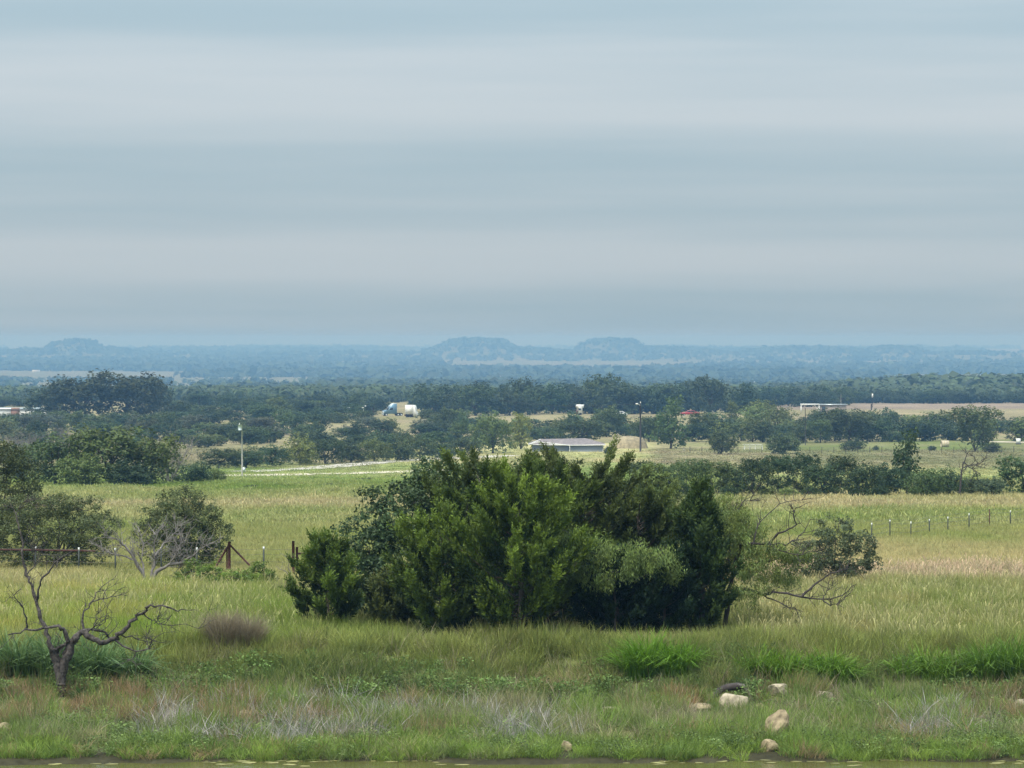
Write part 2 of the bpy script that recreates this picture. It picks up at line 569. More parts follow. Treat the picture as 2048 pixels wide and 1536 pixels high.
def bend(a, b, n=6, amt=0.12, up=0.0):
    """a slightly crooked run of points from a to b"""
    a = np.array(a, float); b = np.array(b, float)
    t = np.linspace(0, 1, n)[:, None]
    L = np.linalg.norm(b - a)
    P = a + (b - a) * t
    w = np.sin(t * math.pi)
    P += w * rng.normal(0, amt, 3) * L + np.array((0, 0, up)) * L * w
    P[1:-1] += rng.normal(0, amt * 0.25 * L, (n - 2, 3))
    return P


def trunk_mb(height, r, lobes, lean=0.0, forks=1, sides=6, split=0.3):
    mb = MB()
    lobes = np.array(lobes, float)
    fork = np.array((lean * height * 0.3, 0, height * split))
    mb.tube(bend((0, 0, -0.15 * height * 0.3), fork, 5, 0.05), np.linspace(r * 1.25, r * 0.85, 5), sides)
    for l in lobes:
        tip = l[:3] + np.array((0, 0, l[5] * 0.25))
        P = bend(fork - (0, 0, 0.02 * height), tip, 6, 0.09, 0.05)
        mb.tube(P, np.linspace(r * 0.6, r * 0.12, 6), max(4, sides - 1))
    return mb


# ---- copies share these meshes; each is one unit tall and about one unit wide
def proto_round(seed, n_clump, per, leaf, dense=1.0, base=(1, 1, 1), shape='oak'):
    global rng
    keep = rng; rng = np.random.default_rng(seed)
    lobes = []
    if shape == 'oak':
        for k in range(8):
            a = k * 2.4 + rng.random()
            r = 0.29 * math.sqrt(rng.random())
            lobes.append((math.cos(a) * r, math.sin(a) * r, 0.62 + 0.17 * rng.random() - r * 0.55, 0.21 + 0.07 * rng.random(), 0.21 + 0.07 * rng.random(), 0.17 + 0.06 * rng.random()))
        lobes += [(0.27, 0.05, 0.33, 0.23, 0.22, 0.22), (-0.27, -0.05, 0.33, 0.23, 0.22, 0.22), (0, -0.24, 0.30, 0.22, 0.2, 0.22), (0.1, 0.24, 0.28, 0.24, 0.22, 0.22), (-.12, -.1, .2, .3, .26, .18), (.2, -.12, .18, .26, .24, .16)]
        split = 0.22
    elif shape == 'bush':
        for k in range(9):
            a = k * 2.4 + rng.random()
            r = 0.32 * math.sqrt(rng.random())
            lobes.append((math.cos(a) * r, math.sin(a) * r, 0.22 + 0.45 * rng.random() * (1 - r * 1.6), 0.22, 0.22, 0.24))
        lobes.append((0, 0, 0.3, 0.4, 0.4, 0.3))
        split = 0.12
    elif shape == 'tall':
        for k in range(9):
            z = 0.25 + 0.65 * k / 8
            r = 0.13
            a = k * 2.4 + rng.random()
            s = 0.30 * (1.15 - z * 0.75)
            lobes.append((math.cos(a) * r, math.sin(a) * r, z - 0.06, s, s, 0.16))
        split = 0.25
    elif shape == 'legs':      # crown held up on thin bare stems
        for k in range(8):
            a = k * 2.4 + rng.random()
            r = 0.34 * math.sqrt(rng.random())
            lobes.append((math.cos(a) * r, math.sin(a) * r, 0.62 + 0.24 * rng.random(), 0.20, 0.20, 0.16))
        lobes += [(0.2, 0, 0.42, 0.17, 0.17, 0.15), (-0.22, 0.05, 0.40, 0.18, 0.17, 0.16), (.05, -.1, .3, .2, .18, .14)]
        split = 0.06
    cm = crown_mesh('crown', lobes, n_clump, per, 0.095, leaf, leaf * 0.66, base, vary=.17, up=.8)
    tm = trunk_mb(1.0, 0.016 if shape == 'legs' else 0.022, lobes[:6], sides=5, split=split).mesh('trunk', True)
    cm.materials.append(M_LEAF); tm.materials.append(M_BARK)
    rng = keep
    return tm, cm


PROTO = {}
for i in range(4):
    PROTO['oak%d' % i] = proto_round(100 + i, 210, 12, 0.056)
    PROTO['bush%d' % i] = proto_round(200 + i, 180, 12, 0.060, shape='bush')
for i in range(2):
    PROTO['tall%d' % i] = proto_round(300 + i, 170, 12, 0.055, shape='tall')
for i in range(4):
    PROTO['hoak%d' % i] = proto_round(400 + i, 240, 16, 0.047)
    PROTO['legs%d' % i] = proto_round(500 + i, 230, 15, 0.045, shape='legs')
    PROTO['hbush%d' % i] = proto_round(600 + i, 240, 16, 0.045, shape='bush')

DARK = (0.058, 0.092, 0.032); MID = (0.085, 0.125, 0.038); LIGHT = (0.155, 0.200, 0.054); OLIVE = (0.098, 0.118, 0.048); GREYG = (0.105, 0.120, 0.075)
CEDAR = (0.046, 0.076, 0.030)
pyr = random.Random(5)


def tree(px, py, h, w, kind, tint, label, group=None, name='oak_tree', cat='tree', D=None):
    """one tree on the ground: px, py = the photo column and row of its foot; h, w = its size there in pixels"""
    p = at(px, py, D)
    s = p[1] / F
    v = pyr.uniform(0.75, 1.35); hu = pyr.uniform(-.12, .16)
    o = thing(name, label, cat, p - (0, 0, 0.1), pyr.uniform(-0.5, 0.5) + (math.pi if pyr.random() < 0.5 else 0), group, (w * s * 1.12, w * s * 1.12, h * s * 1.06))
    tm, cm = PROTO[kind]
    a = link('trunk' if cat == 'tree' else 'stem', tm, parent=o)
    b = link('crown' if cat == 'tree' else 'foliage', cm, parent=o)
    b.color = (tint[0] * v * (1 + hu), tint[1] * v, tint[2] * v * (1 - hu), 1)
    return o


ORD = ('first second third fourth fifth sixth seventh eighth ninth tenth eleventh twelfth thirteenth fourteenth fifteenth sixteenth seventeenth eighteenth '
       'nineteenth twentieth').split()


# ---- junipers: plumes of short upright sprays along rising branches
def juniper(name, label, px, D, h, w, base, tip, n_branch=70, sprays=46, seed=1, group=None, lean=0.0, top=1.0, per=13, leafsize=1.0, dome=0.0):
    global rng
    keep = rng; rng = np.random.default_rng(seed)
    p = at(px, D=D)
    root = thing(name, label, 'tree', p - (0, 0, 0.1), 0, group)
    mb = MB()
    mb.tube(bend((0, 0, -0.2), (lean * h * 0.5, 0, h * 0.92), 8, 0.02), np.linspace(0.11, 0.02, 8) * h / 5, 6)
    mb.build('trunk', M_BARK, root, True)
    bm = MB()
    S = []; SD = []; SC = []
    for k in range(n_branch):
        t = (k + rng.random()) / n_branch
        z0 = h * (0.03 + 0.80 * t)
        a = k * 2.39996 + rng.normal(0, 0.4)
        prof = (math.sin(min(1, (t + 0.10) / 0.42) * math.pi / 2)) * (1 - max(0, t - 0.35) / (0.70 + dome * .3)) ** (0.85 - dome * .35)
        reach = 0.5 * w * max(0.08 + .22 * dome, prof) * rng.uniform(0.72, 1.15)
        rise = reach * rng.uniform(0.25, 0.75) + h * 0.05 + h * 0.10 * t * top * (1 - .7 * dome)
        a0 = np.array((lean * z0 * 0.5, 0, z0))
        tipp = a0 + (math.cos(a) * reach, math.sin(a) * reach, rise)
        P = bend(a0, tipp, 6, 0.05, -0.08)
        bm.tube(P, np.linspace(0.022, 0.005, 6) * h / 5, 4)
        n = max(10, int(sprays * (0.55 + 0.6 * reach / (0.5 * w))))
        s = 0.18 + 0.86 * rng.random(n) ** 0.62
        idx = np.clip(s, 0, 1) * 5
        i0 = np.clip(idx.astype(int), 0, 4); fr = (idx - i0)[:, None]
        c = P[i0] * (1 - fr) + P[i0 + 1] * fr
        c = c + np.where(s > 1, s - 1, 0)[:, None] * (tipp - a0)
        spread = (0.035 + 0.105 * (1.08 - s)) * (0.33 * reach + 0.50)
        c = c + rng.normal(size=(n, 3)) * spread[:, None] * (1, 1, 0.8)
        ax = (tipp - a0) / np.linalg.norm(tipp - a0)
        dv = ax * 0.8 + unit(n) * 0.65 + np.array((0, 0, 0.75))
        S.append(c); SD.append(dv / np.linalg.norm(dv, axis=1, keepdims=True))
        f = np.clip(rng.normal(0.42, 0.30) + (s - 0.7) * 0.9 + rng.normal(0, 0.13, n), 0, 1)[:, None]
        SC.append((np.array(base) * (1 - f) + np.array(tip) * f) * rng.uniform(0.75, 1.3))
    bm.build('branches', M_BARK, root, True)
    S = np.concatenate(S); SD = np.concatenate(SD); SC = np.concatenate(SC)
    n = len(S)
    Ls = rng.uniform(0.20, 0.46, n) * leafsize
    u = np.tile(np.linspace(0.05, 1.0, per), n)
    ax = np.repeat(SD, per, 0)
    side = unit(n * per)
    side -= ax * (side * ax).sum(1, keepdims=True)
    side /= np.linalg.norm(side, axis=1, keepdims=True) + 1e-9
    Lr = np.repeat(Ls, per)
    taper = (1.05 - 0.75 * u)
    Ll = Lr * 0.40 * taper + 0.035
    dirs = ax * 0.85 + side * 0.75
    dirs /= np.linalg.norm(dirs, axis=1, keepdims=True)
    P = np.repeat(S, per, 0) + ax * (u * Lr)[:, None] + dirs * (Ll * 0.45)[:, None]
    Nn = unit(n * per) + np.array((0, 0, 0.4))
    Nn /= np.linalg.norm(Nn, axis=1, keepdims=True)
    V, f = leaf_quads(P, Nn, Ll * .95, Ll * 0.36, dirs)
    c = np.repeat(SC, per, 0) * rng.uniform(0.8, 1.2, (n * per, 1))
    me = mesh_np('foliage', V, [f], np.repeat(np.clip(c, 0.003, 1), 4, 0))
    link('foliage', me, M_LEAF, root)
    rng = keep
    return root


def leafy(name, label, px, D, h, w, lobes, base, n_clump, per, clump_r, L, W, seed=1, group=None, trunk_r=0.09, split=0.25, cat='tree', bark=None, **kw):
    """a broadleaf tree or shrub near the camera; lobes in units of width and height"""
    global rng
    keep = rng; rng = np.random.default_rng(seed)
    p = at(px, D=D)
    root = thing(name, label, cat, p - (0, 0, 0.1), 0, group)
    lb = [(a * w, b * w, c * h, d * w, e * w, f * h) for a, b, c, d, e, f in lobes]
    trunk_mb(h, trunk_r, lb, split=split).build('trunk' if cat == 'tree' else 'stem', bark or M_BARK, root, True)
    # twigs that carry the clumps
    tw = MB()
    for q in range(50):
        l = lb[rng.integers(len(lb))]
        d = unit(1)[0]
        a = np.array(l[:3]) + d * np.array(l[3:]) * 0.2
        b = np.array(l[:3]) + d * np.array(l[3:]) * rng.uniform(0.8, 1.12)
        tw.tube(bend(a, b, 4, 0.1), np.linspace(0.016, 0.005, 4), 3, False)
    tw.build('twigs', bark or M_BARK, root, kind='stuff')
    me = crown_mesh('crown' if cat == 'tree' else 'foliage', lb, n_clump, per, clump_r, L, W, base, **kw)
    link('crown' if cat == 'tree' else 'foliage', me, M_LEAF, root)
    rng = keep
    return root


def twig_run(mb, P, r, n, length, depth=2, upb=0.25):
    """random bare twigs off a run of points"""
    P = np.asarray(P)
    for k in range(n):
        i = rng.integers(max(1, len(P) // 3), len(P))
        a = P[i]
        T = P[min(i + 1, len(P) - 1)] - P[max(i - 1, 0)]
        T = T / (np.linalg.norm(T) + 1e-9)
        d = T * 0.7 + unit(1)[0] * 0.9 + np.array((0, 0, upb))
        d /= np.linalg.norm(d)
        L = length * rng.uniform(0.5, 1.3)
        Q = bend(a, a + d * L, 5, 0.06)
        mb.tube(Q, np.linspace(r, r * 0.35, 5), 4, False)
        if depth > 1:
            twig_run(mb, Q, r * 0.6, 3, length * 0.5, depth - 1, upb)


def traced(root, runs, D, mat, part, depth_amt=0.25, twigs=0, twig_len=0.5, twig_r=0.012, seed=3, sides=6, first='trunk'):
    """branches drawn as runs of (photo column, row), pushed to their own distances and given real thickness.
    runs: (points, start radius, end radius, depth swing)"""
    global rng
    keep = rng; rng = np.random.default_rng(seed)
    o = np.array(root.location)
    parts = []
    for k, (pts, r0, r1, sw) in enumerate(runs):
        P = np.array([pt(a, b, D) for a, b in pts]) - o
        n = len(P)
        P[:, 1] = np.linspace(sw[0], sw[1], n)
        # resample with jitter
        t = np.linspace(0, n - 1, n * 3 - 2)
        Q = np.stack([np.interp(t, np.arange(n), P[:, c]) for c in range(3)], 1)
        Q[1:-1] += rng.normal(0, 0.016 + .09 * min(r0, .12), (len(Q) - 2, 3))
        rad = np.linspace(r0, r1, len(Q)) * rng.uniform(0.82, 1.2, len(Q))
        mb = MB(); mb.tube(Q, rad, sides)
        if twigs:
            twig_run(mb, Q, min(twig_r, r1 * 1.6), twigs, twig_len)
        mb.build(first if k == 0 else part, mat, root, True)
    rng = keep


# ------------------------------------------------------------------ the clump of trees in the middle
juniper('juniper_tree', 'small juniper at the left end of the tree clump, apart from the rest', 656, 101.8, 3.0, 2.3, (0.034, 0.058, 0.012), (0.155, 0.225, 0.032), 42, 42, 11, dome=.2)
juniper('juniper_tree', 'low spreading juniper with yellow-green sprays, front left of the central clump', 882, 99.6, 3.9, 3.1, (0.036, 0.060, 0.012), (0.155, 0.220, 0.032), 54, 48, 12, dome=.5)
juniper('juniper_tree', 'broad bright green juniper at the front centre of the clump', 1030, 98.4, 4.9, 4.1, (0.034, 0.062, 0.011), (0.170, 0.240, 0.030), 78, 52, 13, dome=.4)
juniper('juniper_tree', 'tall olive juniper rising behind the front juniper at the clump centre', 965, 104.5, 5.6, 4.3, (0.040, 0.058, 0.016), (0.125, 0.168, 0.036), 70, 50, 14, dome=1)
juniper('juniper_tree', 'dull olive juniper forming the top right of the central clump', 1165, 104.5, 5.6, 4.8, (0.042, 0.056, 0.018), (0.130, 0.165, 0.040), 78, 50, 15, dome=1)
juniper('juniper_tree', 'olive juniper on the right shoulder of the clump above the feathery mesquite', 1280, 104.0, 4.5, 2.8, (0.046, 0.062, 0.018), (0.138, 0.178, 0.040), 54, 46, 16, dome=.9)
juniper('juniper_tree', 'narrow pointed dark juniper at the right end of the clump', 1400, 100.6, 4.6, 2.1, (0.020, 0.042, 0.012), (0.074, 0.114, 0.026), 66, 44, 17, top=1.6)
juniper('juniper_tree', 'low juniper coloured dark for the shade beneath the feathery mesquite canopy', 1235, 99.6, 2.6, 2.8, (0.010, 0.026, 0.010), (0.030, 0.056, 0.016), 54, 40, 18, dome=.6)  # near-black foliage colour paints in the shadow under the canopy
juniper('juniper_tree', 'low juniper coloured as in shade between the mesquite and the narrow pointed juniper', 1330, 99.9, 2.8, 2.2, (0.010, 0.026, 0.010), (0.030, 0.056, 0.016), 46, 40, 19, dome=.6)  # understory shade put into the foliage colour here too
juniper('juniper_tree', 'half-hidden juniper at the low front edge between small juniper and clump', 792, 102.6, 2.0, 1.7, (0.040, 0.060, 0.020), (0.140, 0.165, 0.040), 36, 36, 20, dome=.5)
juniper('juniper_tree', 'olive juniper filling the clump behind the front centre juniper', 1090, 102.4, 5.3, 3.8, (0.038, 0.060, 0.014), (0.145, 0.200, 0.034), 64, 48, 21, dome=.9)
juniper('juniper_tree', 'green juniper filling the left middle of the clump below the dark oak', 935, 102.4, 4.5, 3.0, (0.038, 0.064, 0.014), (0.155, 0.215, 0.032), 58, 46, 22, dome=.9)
leafy('oak_tree', 'dark blue-green oak sloping down the left side of the central clump', 842, 105.6, 5.75, 5.9,
      [(0.08, 0, .80, .24, .24, .16), (-.10, -.05, .66, .24, .24, .17), (.20, -.05, .62, .24, .24, .18), (-.26, 0, .50, .20, .2, .17), (-.38, -.05, .36, .16, .18, .14), (-.05, -.15, .44, .26, .22, .2), (.22, -.1, .38, .24, .22, .2), (-.24, -.12, .24, .18, .18, .16), (.05, -.1, .2, .24, .2, .16)],
      (0.058, 0.100, 0.044), 640, 46, 0.30, 0.115, 0.068, 31, hue=(1.3, 1.15, 0.95))
leafy('oak_tree', 'dark oak at the crest of the central clump right of its top', 1080, 110.0, 5.8, 5.4,
      [(0, 0, .80, .34, .3, .15), (-.22, 0, .68, .28, .28, .18), (.25, 0, .66, .28, .28, .18), (0, -.1, .5, .4, .3, .2)],
      (0.052, 0.086, 0.036), 420, 44, 0.28, 0.115, 0.068, 32, hue=(1.3, 1.15, 0.95))
leafy('mesquite_tree', 'feathery pale green mesquite draped over shade-coloured junipers in the clump', 1228, 99.0, 3.65, 4.0,
      [(-.30, 0, .88, .15, .2, .10), (-.16, .1, .80, .16, .2, .10), (-.02, -.05, .76, .16, .2, .09), (.13, 0, .80, .13, .2, .08), (.24, 0, .72, .14, .2, .09), (-.36, -.05, .70, .12, .16, .12), (-.22, -.1, .66, .13, .16, .09), (.06, -.1, .66, .15, .18, .07), (.36, 0, .74, .11, .16, .10), (.40, .1, .62, .10, .14, .08), (-.08, -.15, .58, .10, .14, .07)],
      (0.150, 0.215, 0.062), 300, 56, 0.24, 0.115, 0.022, 33, trunk_r=0.035, droop=0.28, up=0.9, hollow=.15, hue=(1.25, 1.12, 0.9), bark=M_DEADDARK, split=.5)
leafy('mesquite_tree', 'airy yellow-green mesquite crown poking up behind the narrow dark juniper', 1425, 105.5, 4.6, 3.0,
      [(-.2, 0, .80, .25, .25, .10), (.12, 0, .86, .25, .25, .09), (.34, 0, .72, .2, .2, .10), (0, 0, .66, .3, .3, .12), (.3, 0, .5, .22, .2, .12)],
      (0.170, 0.220, 0.064), 210, 62, 0.27, 0.115, 0.026, 34, trunk_r=0.06, droop=0.25, up=0.9)
leafy('mesquite_tree', 'loose light green mesquite behind the clump in front of the hedgerow', 1310, 150.0, 5.2, 2.9,
      [(-.1, 0, .80, .3, .3, .15), (.16, 0, .68, .3, .3, .16), (-.2, 0, .58, .3, .3, .16), (.08, 0, .45, .36, .3, .17)],
      (0.130, 0.180, 0.058), 330, 40, 0.25, 0.12, 0.05, 35, trunk_r=0.06)

# half-bare mesquite leaning out of the right end of the clump
mq = thing('mesquite_tree', 'half-bare mesquite with dark crooked limbs reaching right from the clump', 'tree', at(1452, D=101.6) - (0, 0, .1))
traced(mq, [
    ([(1452, 1262), (1455, 1200), (1462, 1150), (1479, 1088)], .075, .05, (0, -.3)),
    ([(1479, 1088), (1534, 1086), (1551, 1069), (1568, 1061), (1589, 1047), (1584, 1026), (1590, 1012)], .045, .010, (-.3, -.7)),
    ([(1534, 1086), (1568, 1088), (1592, 1078), (1613, 1057), (1622, 1040)], .03, .008, (-.5, .2)),
    ([(1534, 1086), (1555, 1098), (1590, 1108), (1625, 1098)], .025, .008, (-.5, -.9)),
    ([(1505, 1087), (1510, 1061), (1527, 1037), (1561, 1009), (1606, 1002)], .026, .007, (-.4, .5)),
    ([(1462, 1150), (1500, 1132), (1540, 1122), (1585, 1112), (1640, 1118)], .035, .008, (-.1, .6)),
    ([(1462, 1110), (1445, 1060), (1479, 1016), (1490, 1002), (1524, 1002)], .03, .007, (-.1, .4)),
    ([(1455, 1200), (1493, 1179), (1524, 1187), (1555, 1182), (1599, 1190), (1647, 1196), (1681, 1184), (1705, 1163)], .055, .010, (0, -1.2)),
    ([(1599, 1190), (1623, 1170), (1650, 1148), (1681, 1139), (1700, 1136)], .036, .008, (-.8, -.3)),
    ([(1524, 1187), (1555, 1202), (1573, 1213), (1586, 1211)], .028, .008, (-.5, -1.0)),
    ([(1640, 1195), (1655, 1206), (1672, 1200), (1692, 1180)], .02, .007, (-1.0, -1.3)),
    ([(1640, 1195), (1648, 1178), (1660, 1168)], .016, .006, (-1.0, -.8)),
], 101.6, M_DEADDARK, 'branch', twigs=9, twig_len=0.5, twig_r=0.012, seed=41)
keep = rng; rng = np.random.default_rng(77)
sc = 101.6 / F
lb = []
for a, b, w_, h_ in [(1475, 1075, 60, 45), (1500, 1130, 70, 40), (1550, 1150, 70, 36), (1490, 1180, 60, 36), (1580, 1110, 60, 30), (1530, 1095, 60, 26), (1465, 1030, 50, 30)]:
    q = pt(a, b, 101.6) - np.array(mq.location)
    lb.append((q[0], -0.3 + rng.normal(0, .3), q[2], w_ * sc * .75, .6, h_ * sc * .75))
link('foliage', crown_mesh('foliage', lb, 220, 54, 0.25, 0.11, 0.023, (0.165, 0.225, 0.066), droop=0.2, up=0.9, hollow=.1), M_LEAF, mq)
rng = keep

leafy('oak_shrub', 'grey-green scrub oak standing alone right of the clump before the wire fence', 1672, 131.0, 3.25, 3.8,
      [(.02, 0, .72, .26, .26, .2), (.28, 0, .62, .18, .18, .14), (-.2, 0, .52, .22, .22, .2), (.1, 0, .42, .28, .26, .22), (-.3, 0, .3, .2, .2, .18), (.36, 0, .42, .12, .14, .1), (-.05, 0, .25, .3, .26, .2)],
      (0.105, 0.135, 0.068), 270, 44, 0.24, 0.10, 0.055, 36, cat='shrub', trunk_r=0.05, hue=(1.25, 1.15, 1.0))

# ------------------------------------------------------------------ left side, middle distance
leafy('oak_tree', 'rounded olive tree by the rusty fence brace', 362, 149.0, 3.95, 4.5,
      [(.02, 0, .84, .22, .24, .14), (-.16, 0, .66, .24, .24, .18), (.2, 0, .64, .24, .24, .18), (0, -.1, .62, .3, .26, .2), (-.3, 0, .46, .2, .22, .16), (.32, 0, .46, .2, .22, .16), (.05, -.1, .42, .34, .3, .2), (.18, 0, .26, .26, .22, .16), (-.2, 0, .28, .24, .22, .16), (.02, -.1, .16, .34, .26, .13)],
      (0.098, 0.124, 0.050), 560, 44, 0.27, 0.10, 0.05, 51, split=0.2, hue=(1.3, 1.2, 1.0))
leafy('oak_tree', 'wide grey-olive tree with trunks showing at the left edge behind the dead tree', 112, 148.5, 3.75, 5.6,
      [(-.05, 0, .82, .26, .24, .14), (.2, 0, .74, .22, .22, .16), (-.28, 0, .76, .22, .22, .16), (.36, 0, .58, .15, .2, .15), (-.1, -.1, .58, .32, .26, .18), (.2, -.1, .52, .26, .24, .18), (-.36, 0, .5, .2, .22, .2), (.02, 0, .40, .3, .24, .14), (-.3, 0, .28, .24, .22, .16), (.24, 0, .30, .22, .22, .16), (0, -.1, .18, .36, .26, .13)],
      (0.100, 0.126, 0.052), 680, 44, 0.27, 0.10, 0.05, 52, split=0.15, hue=(1.3, 1.2, 1.0))
leafy('oak_tree', 'tall dark tree cut off by the left edge of the view', -2, 163.0, 5.9, 4.6,
      [(.05, 0, .84, .26, .24, .14), (-.2, 0, .7, .26, .24, .16), (.24, 0, .66, .24, .22, .16), (0, -.1, .55, .36, .26, .2), (.28, 0, .42, .2, .2, .16), (-.1, -.1, .32, .36, .26, .2)],
      (0.062, 0.082, 0.036), 420, 40, 0.32, 0.12, 0.06, 53, hue=(1.35, 1.2, 0.9))
for k, (px, D, h, w, lab) in enumerate([(395, 131.0, 1.6, 2.3, 'low bright green bush below the bare grey mesquite'),
                                        (460, 128.5, 1.25, 2.2, 'low sprawling light green bush between two small bushes by the fence brace'),
                                        (516, 130.0, 1.5, 1.5, 'small rounded light green bush in front of the fence brace')]):
    leafy('green_bush', lab, px, D, h, w, [(0, 0, .6, .3, .3, .3), (-.25, 0, .45, .24, .24, .3), (.26, 0, .5, .22, .24, .3), (0, -.1, .3, .36, .3, .25)],
          (0.130, 0.200, 0.042), 110, 40, 0.17, 0.085, 0.04, 60 + k, cat='shrub', trunk_r=0.02, group='low green bushes in the grass', hue=(1.2, 1.1, .8))

bare = thing('bare_mesquite', 'leafless grey mesquite fanning from one foot in front of the round olive tree', 'tree', at(300, D=136.0) - (0, 0, .1))
traced(bare, [
    ([(298, 1180), (288, 1153), (270, 1120), (253, 1092), (234, 1076), (211, 1074)], .10, .014, (0, -.4)),
    ([(299, 1178), (305, 1141), (309, 1113), (307, 1071)], .085, .012, (0, .3)),
    ([(300, 1178), (312, 1144), (340, 1130), (373, 1120), (394, 1104), (412, 1090), (432, 1084)], .085, .012, (0, -.6)),
    ([(270, 1120), (245, 1112), (222, 1108), (200, 1098)], .04, .01, (-.2, .5)),
    ([(309, 1113), (325, 1090), (345, 1070), (352, 1055)], .04, .01, (.1, .7)),
    ([(288, 1153), (282, 1120), (284, 1090), (275, 1066)], .04, .01, (0, .8)),
    ([(340, 1130), (352, 1110), (368, 1085)], .035, .01, (-.2, -.6)),
    ([(373, 1120), (360, 1135), (345, 1108)], .03, .01, (-.3, .2)),
], 136.0, M_GREYTWIG, 'branch', twigs=20, twig_len=0.65, twig_r=0.02, seed=43)
bare2 = thing('bare_sapling', 'thin leafless forked sapling just left of the paired rusty posts', 'tree', at(596, D=133.0) - (0, 0, .1))
traced(bare2, [([(596, 1175), (585, 1160), (572, 1145), (556, 1138)], .03, .008, (0, .2)), ([(585, 1160), (578, 1135), (576, 1118), (568, 1110)], .02, .007, (0, -.2))],
       133.0, M_GREYTWIG, 'branch', twigs=3, twig_len=0.3, twig_r=0.008, seed=44)

# the gnarled dead tree on the bank
dead = thing('dead_tree', 'gnarled dead tree with twisted dark limbs on the pond bank', 'tree', at(122, D=92.8) - (0, 0, .1))
DD = 92.8
traced(dead, [
    ([(122, 1412), (120, 1370), (118, 1335), (107, 1302)], .145, .12, (0, 0)),
    ([(107, 1302), (97, 1284), (90, 1259), (77, 1234), (70, 1202), (59, 1173), (50, 1152), (45, 1120), (36, 1073), (32, 1052), (25, 1030), (21, 1019)], .065, .012, (0, .5)),
    ([(25, 1030), (36, 1014), (47, 1002)], .014, .008, (.5, .3)),
    ([(70, 1202), (73, 1190), (79, 1163), (104, 1134), (125, 1116), (147, 1102)], .038, .012, (.2, -.4)),
    ([(50, 1152), (60, 1138), (68, 1123), (73, 1114)], .019, .008, (.3, .6)),
    ([(64, 1130), (61, 1109), (61, 1090)], .012, .006, (.4, .2)),
    ([(129, 1324), (138, 1288), (125, 1256), (118, 1250), (86, 1256), (54, 1259), (21, 1267)], .065, .016, (0, -.6)),
    ([(54, 1257), (57, 1234), (47, 1202), (35, 1187)], .031, .010, (-.4, -.8)),
    ([(120, 1370), (129, 1324), (143, 1292), (154, 1270), (172, 1263), (186, 1281), (208, 1284), (233, 1274), (251, 1256), (272, 1234), (290, 1220), (304, 1207), (329, 1207), (358, 1216), (379, 1216)], .115, .010, (0, -.8)),
    ([(290, 1222), (300, 1237), (311, 1241), (329, 1249), (358, 1249), (397, 1257)], .020, .006, (-.5, -.1)),
    ([(311, 1245), (316, 1238), (326, 1231)], .011, .006, (-.4, -.6)),
    ([(168, 1264), (165, 1231), (179, 1209), (190, 1188), (199, 1177)], .034, .008, (-.2, .3)),
    ([(183, 1204), (208, 1197), (226, 1191)], .020, .007, (.1, -.2)),
    ([(176, 1264), (193, 1249), (215, 1241)], .025, .008, (-.2, -.6)),
    ([(190, 1250), (193, 1238), (198, 1224)], .012, .006, (-.4, -.2)),
    ([(120, 1300), (150, 1270), (175, 1258), (205, 1268), (213, 1280)], .038, .03, (0, .5)),
    ([(233, 1278), (258, 1295), (276, 1299), (301, 1292), (311, 1277), (297, 1271)], .030, .010, (-.4, -1.0)),
    ([(245, 1268), (272, 1277), (294, 1284), (310, 1283)], .021, .008, (-.4, .2)),
    ([(276, 1299), (272, 1310), (262, 1318)], .012, .007, (-.7, -.9)),
    ([(107, 1302), (125, 1290), (140, 1283)], .046, .04, (0, -.2)),
], DD, M_DEAD, 'branch', twigs=7, twig_len=0.5, twig_r=0.012, seed=45, sides=7)

# ------------------------------------------------------------------ trees beyond the field
# big group on the left
tree(215, 972, 138, 165, 'hoak0', MID, 'big dark green oak at the middle of the left tree group beyond the field')
tree(300, 971, 126, 125, 'hoak1', MID, 'green oak behind the leafless grey tree in the left tree group')
tree(110, 972, 116, 125, 'hoak2', DARK, 'dark oak at the left end of the left tree group beyond the field')
tree(165, 974, 84, 100, 'hbush0', LIGHT, 'lighter green bushy tree in front of the left tree group')
tree(262, 974, 70, 110, 'hbush1', DARK, 'dark low bushy tree at the foot of the big oak in the left group')
tree(40, 962, 88, 110, 'hoak3', OLIVE, 'olive tree at the far left edge behind the tall dark tree')
tree(388, 968, 62, 70, 'hbush2', DARK, 'dark rounded bush right of the leafless grey tree', cat='shrub', name='bush')
tree(430, 967, 40, 52, 'hbush3', LIGHT, 'light green bush at the start of the pale track', cat='shrub', name='bush')
for k, (px, py, w, h, sd) in enumerate([(340, 966, 100, 95, 1), (60, 925, 120, 60, 2), (125, 915, 90, 55, 3), (25, 930, 80, 50, 4), (175, 905, 80, 45, 5)]):
    o = thing('leafless_tree', ['leafless pale grey tree in front of the left tree group', 'grey leafless thicket tree above the tall dark edge tree', 'grey leafless tree above the left end of the left group',
                               'grey leafless tree hard against the left edge of the view', 'grey leafless tree topping the left group near its middle'][k], 'tree', at(px, py))
    s = o.location[1] / F
    mb = MB(); keep = rng; rng = np.random.default_rng(700 + sd)
    for q in range(14):
        a = rng.uniform(-1, 1)
        P = bend((rng.normal(0, .1), 0, -.2), (a * w * s * .5, rng.normal(0, 1), h * s * (1 - .35 * abs(a)) * rng.uniform(.8, 1.05)), 7, .08)
        mb.tube(P, np.linspace(.09, .02, 7), 4, False)
        twig_run(mb, P, .028, 12, 1.3, 2)
    mb.build('branches', M_GREYTWIG, o); rng = keep

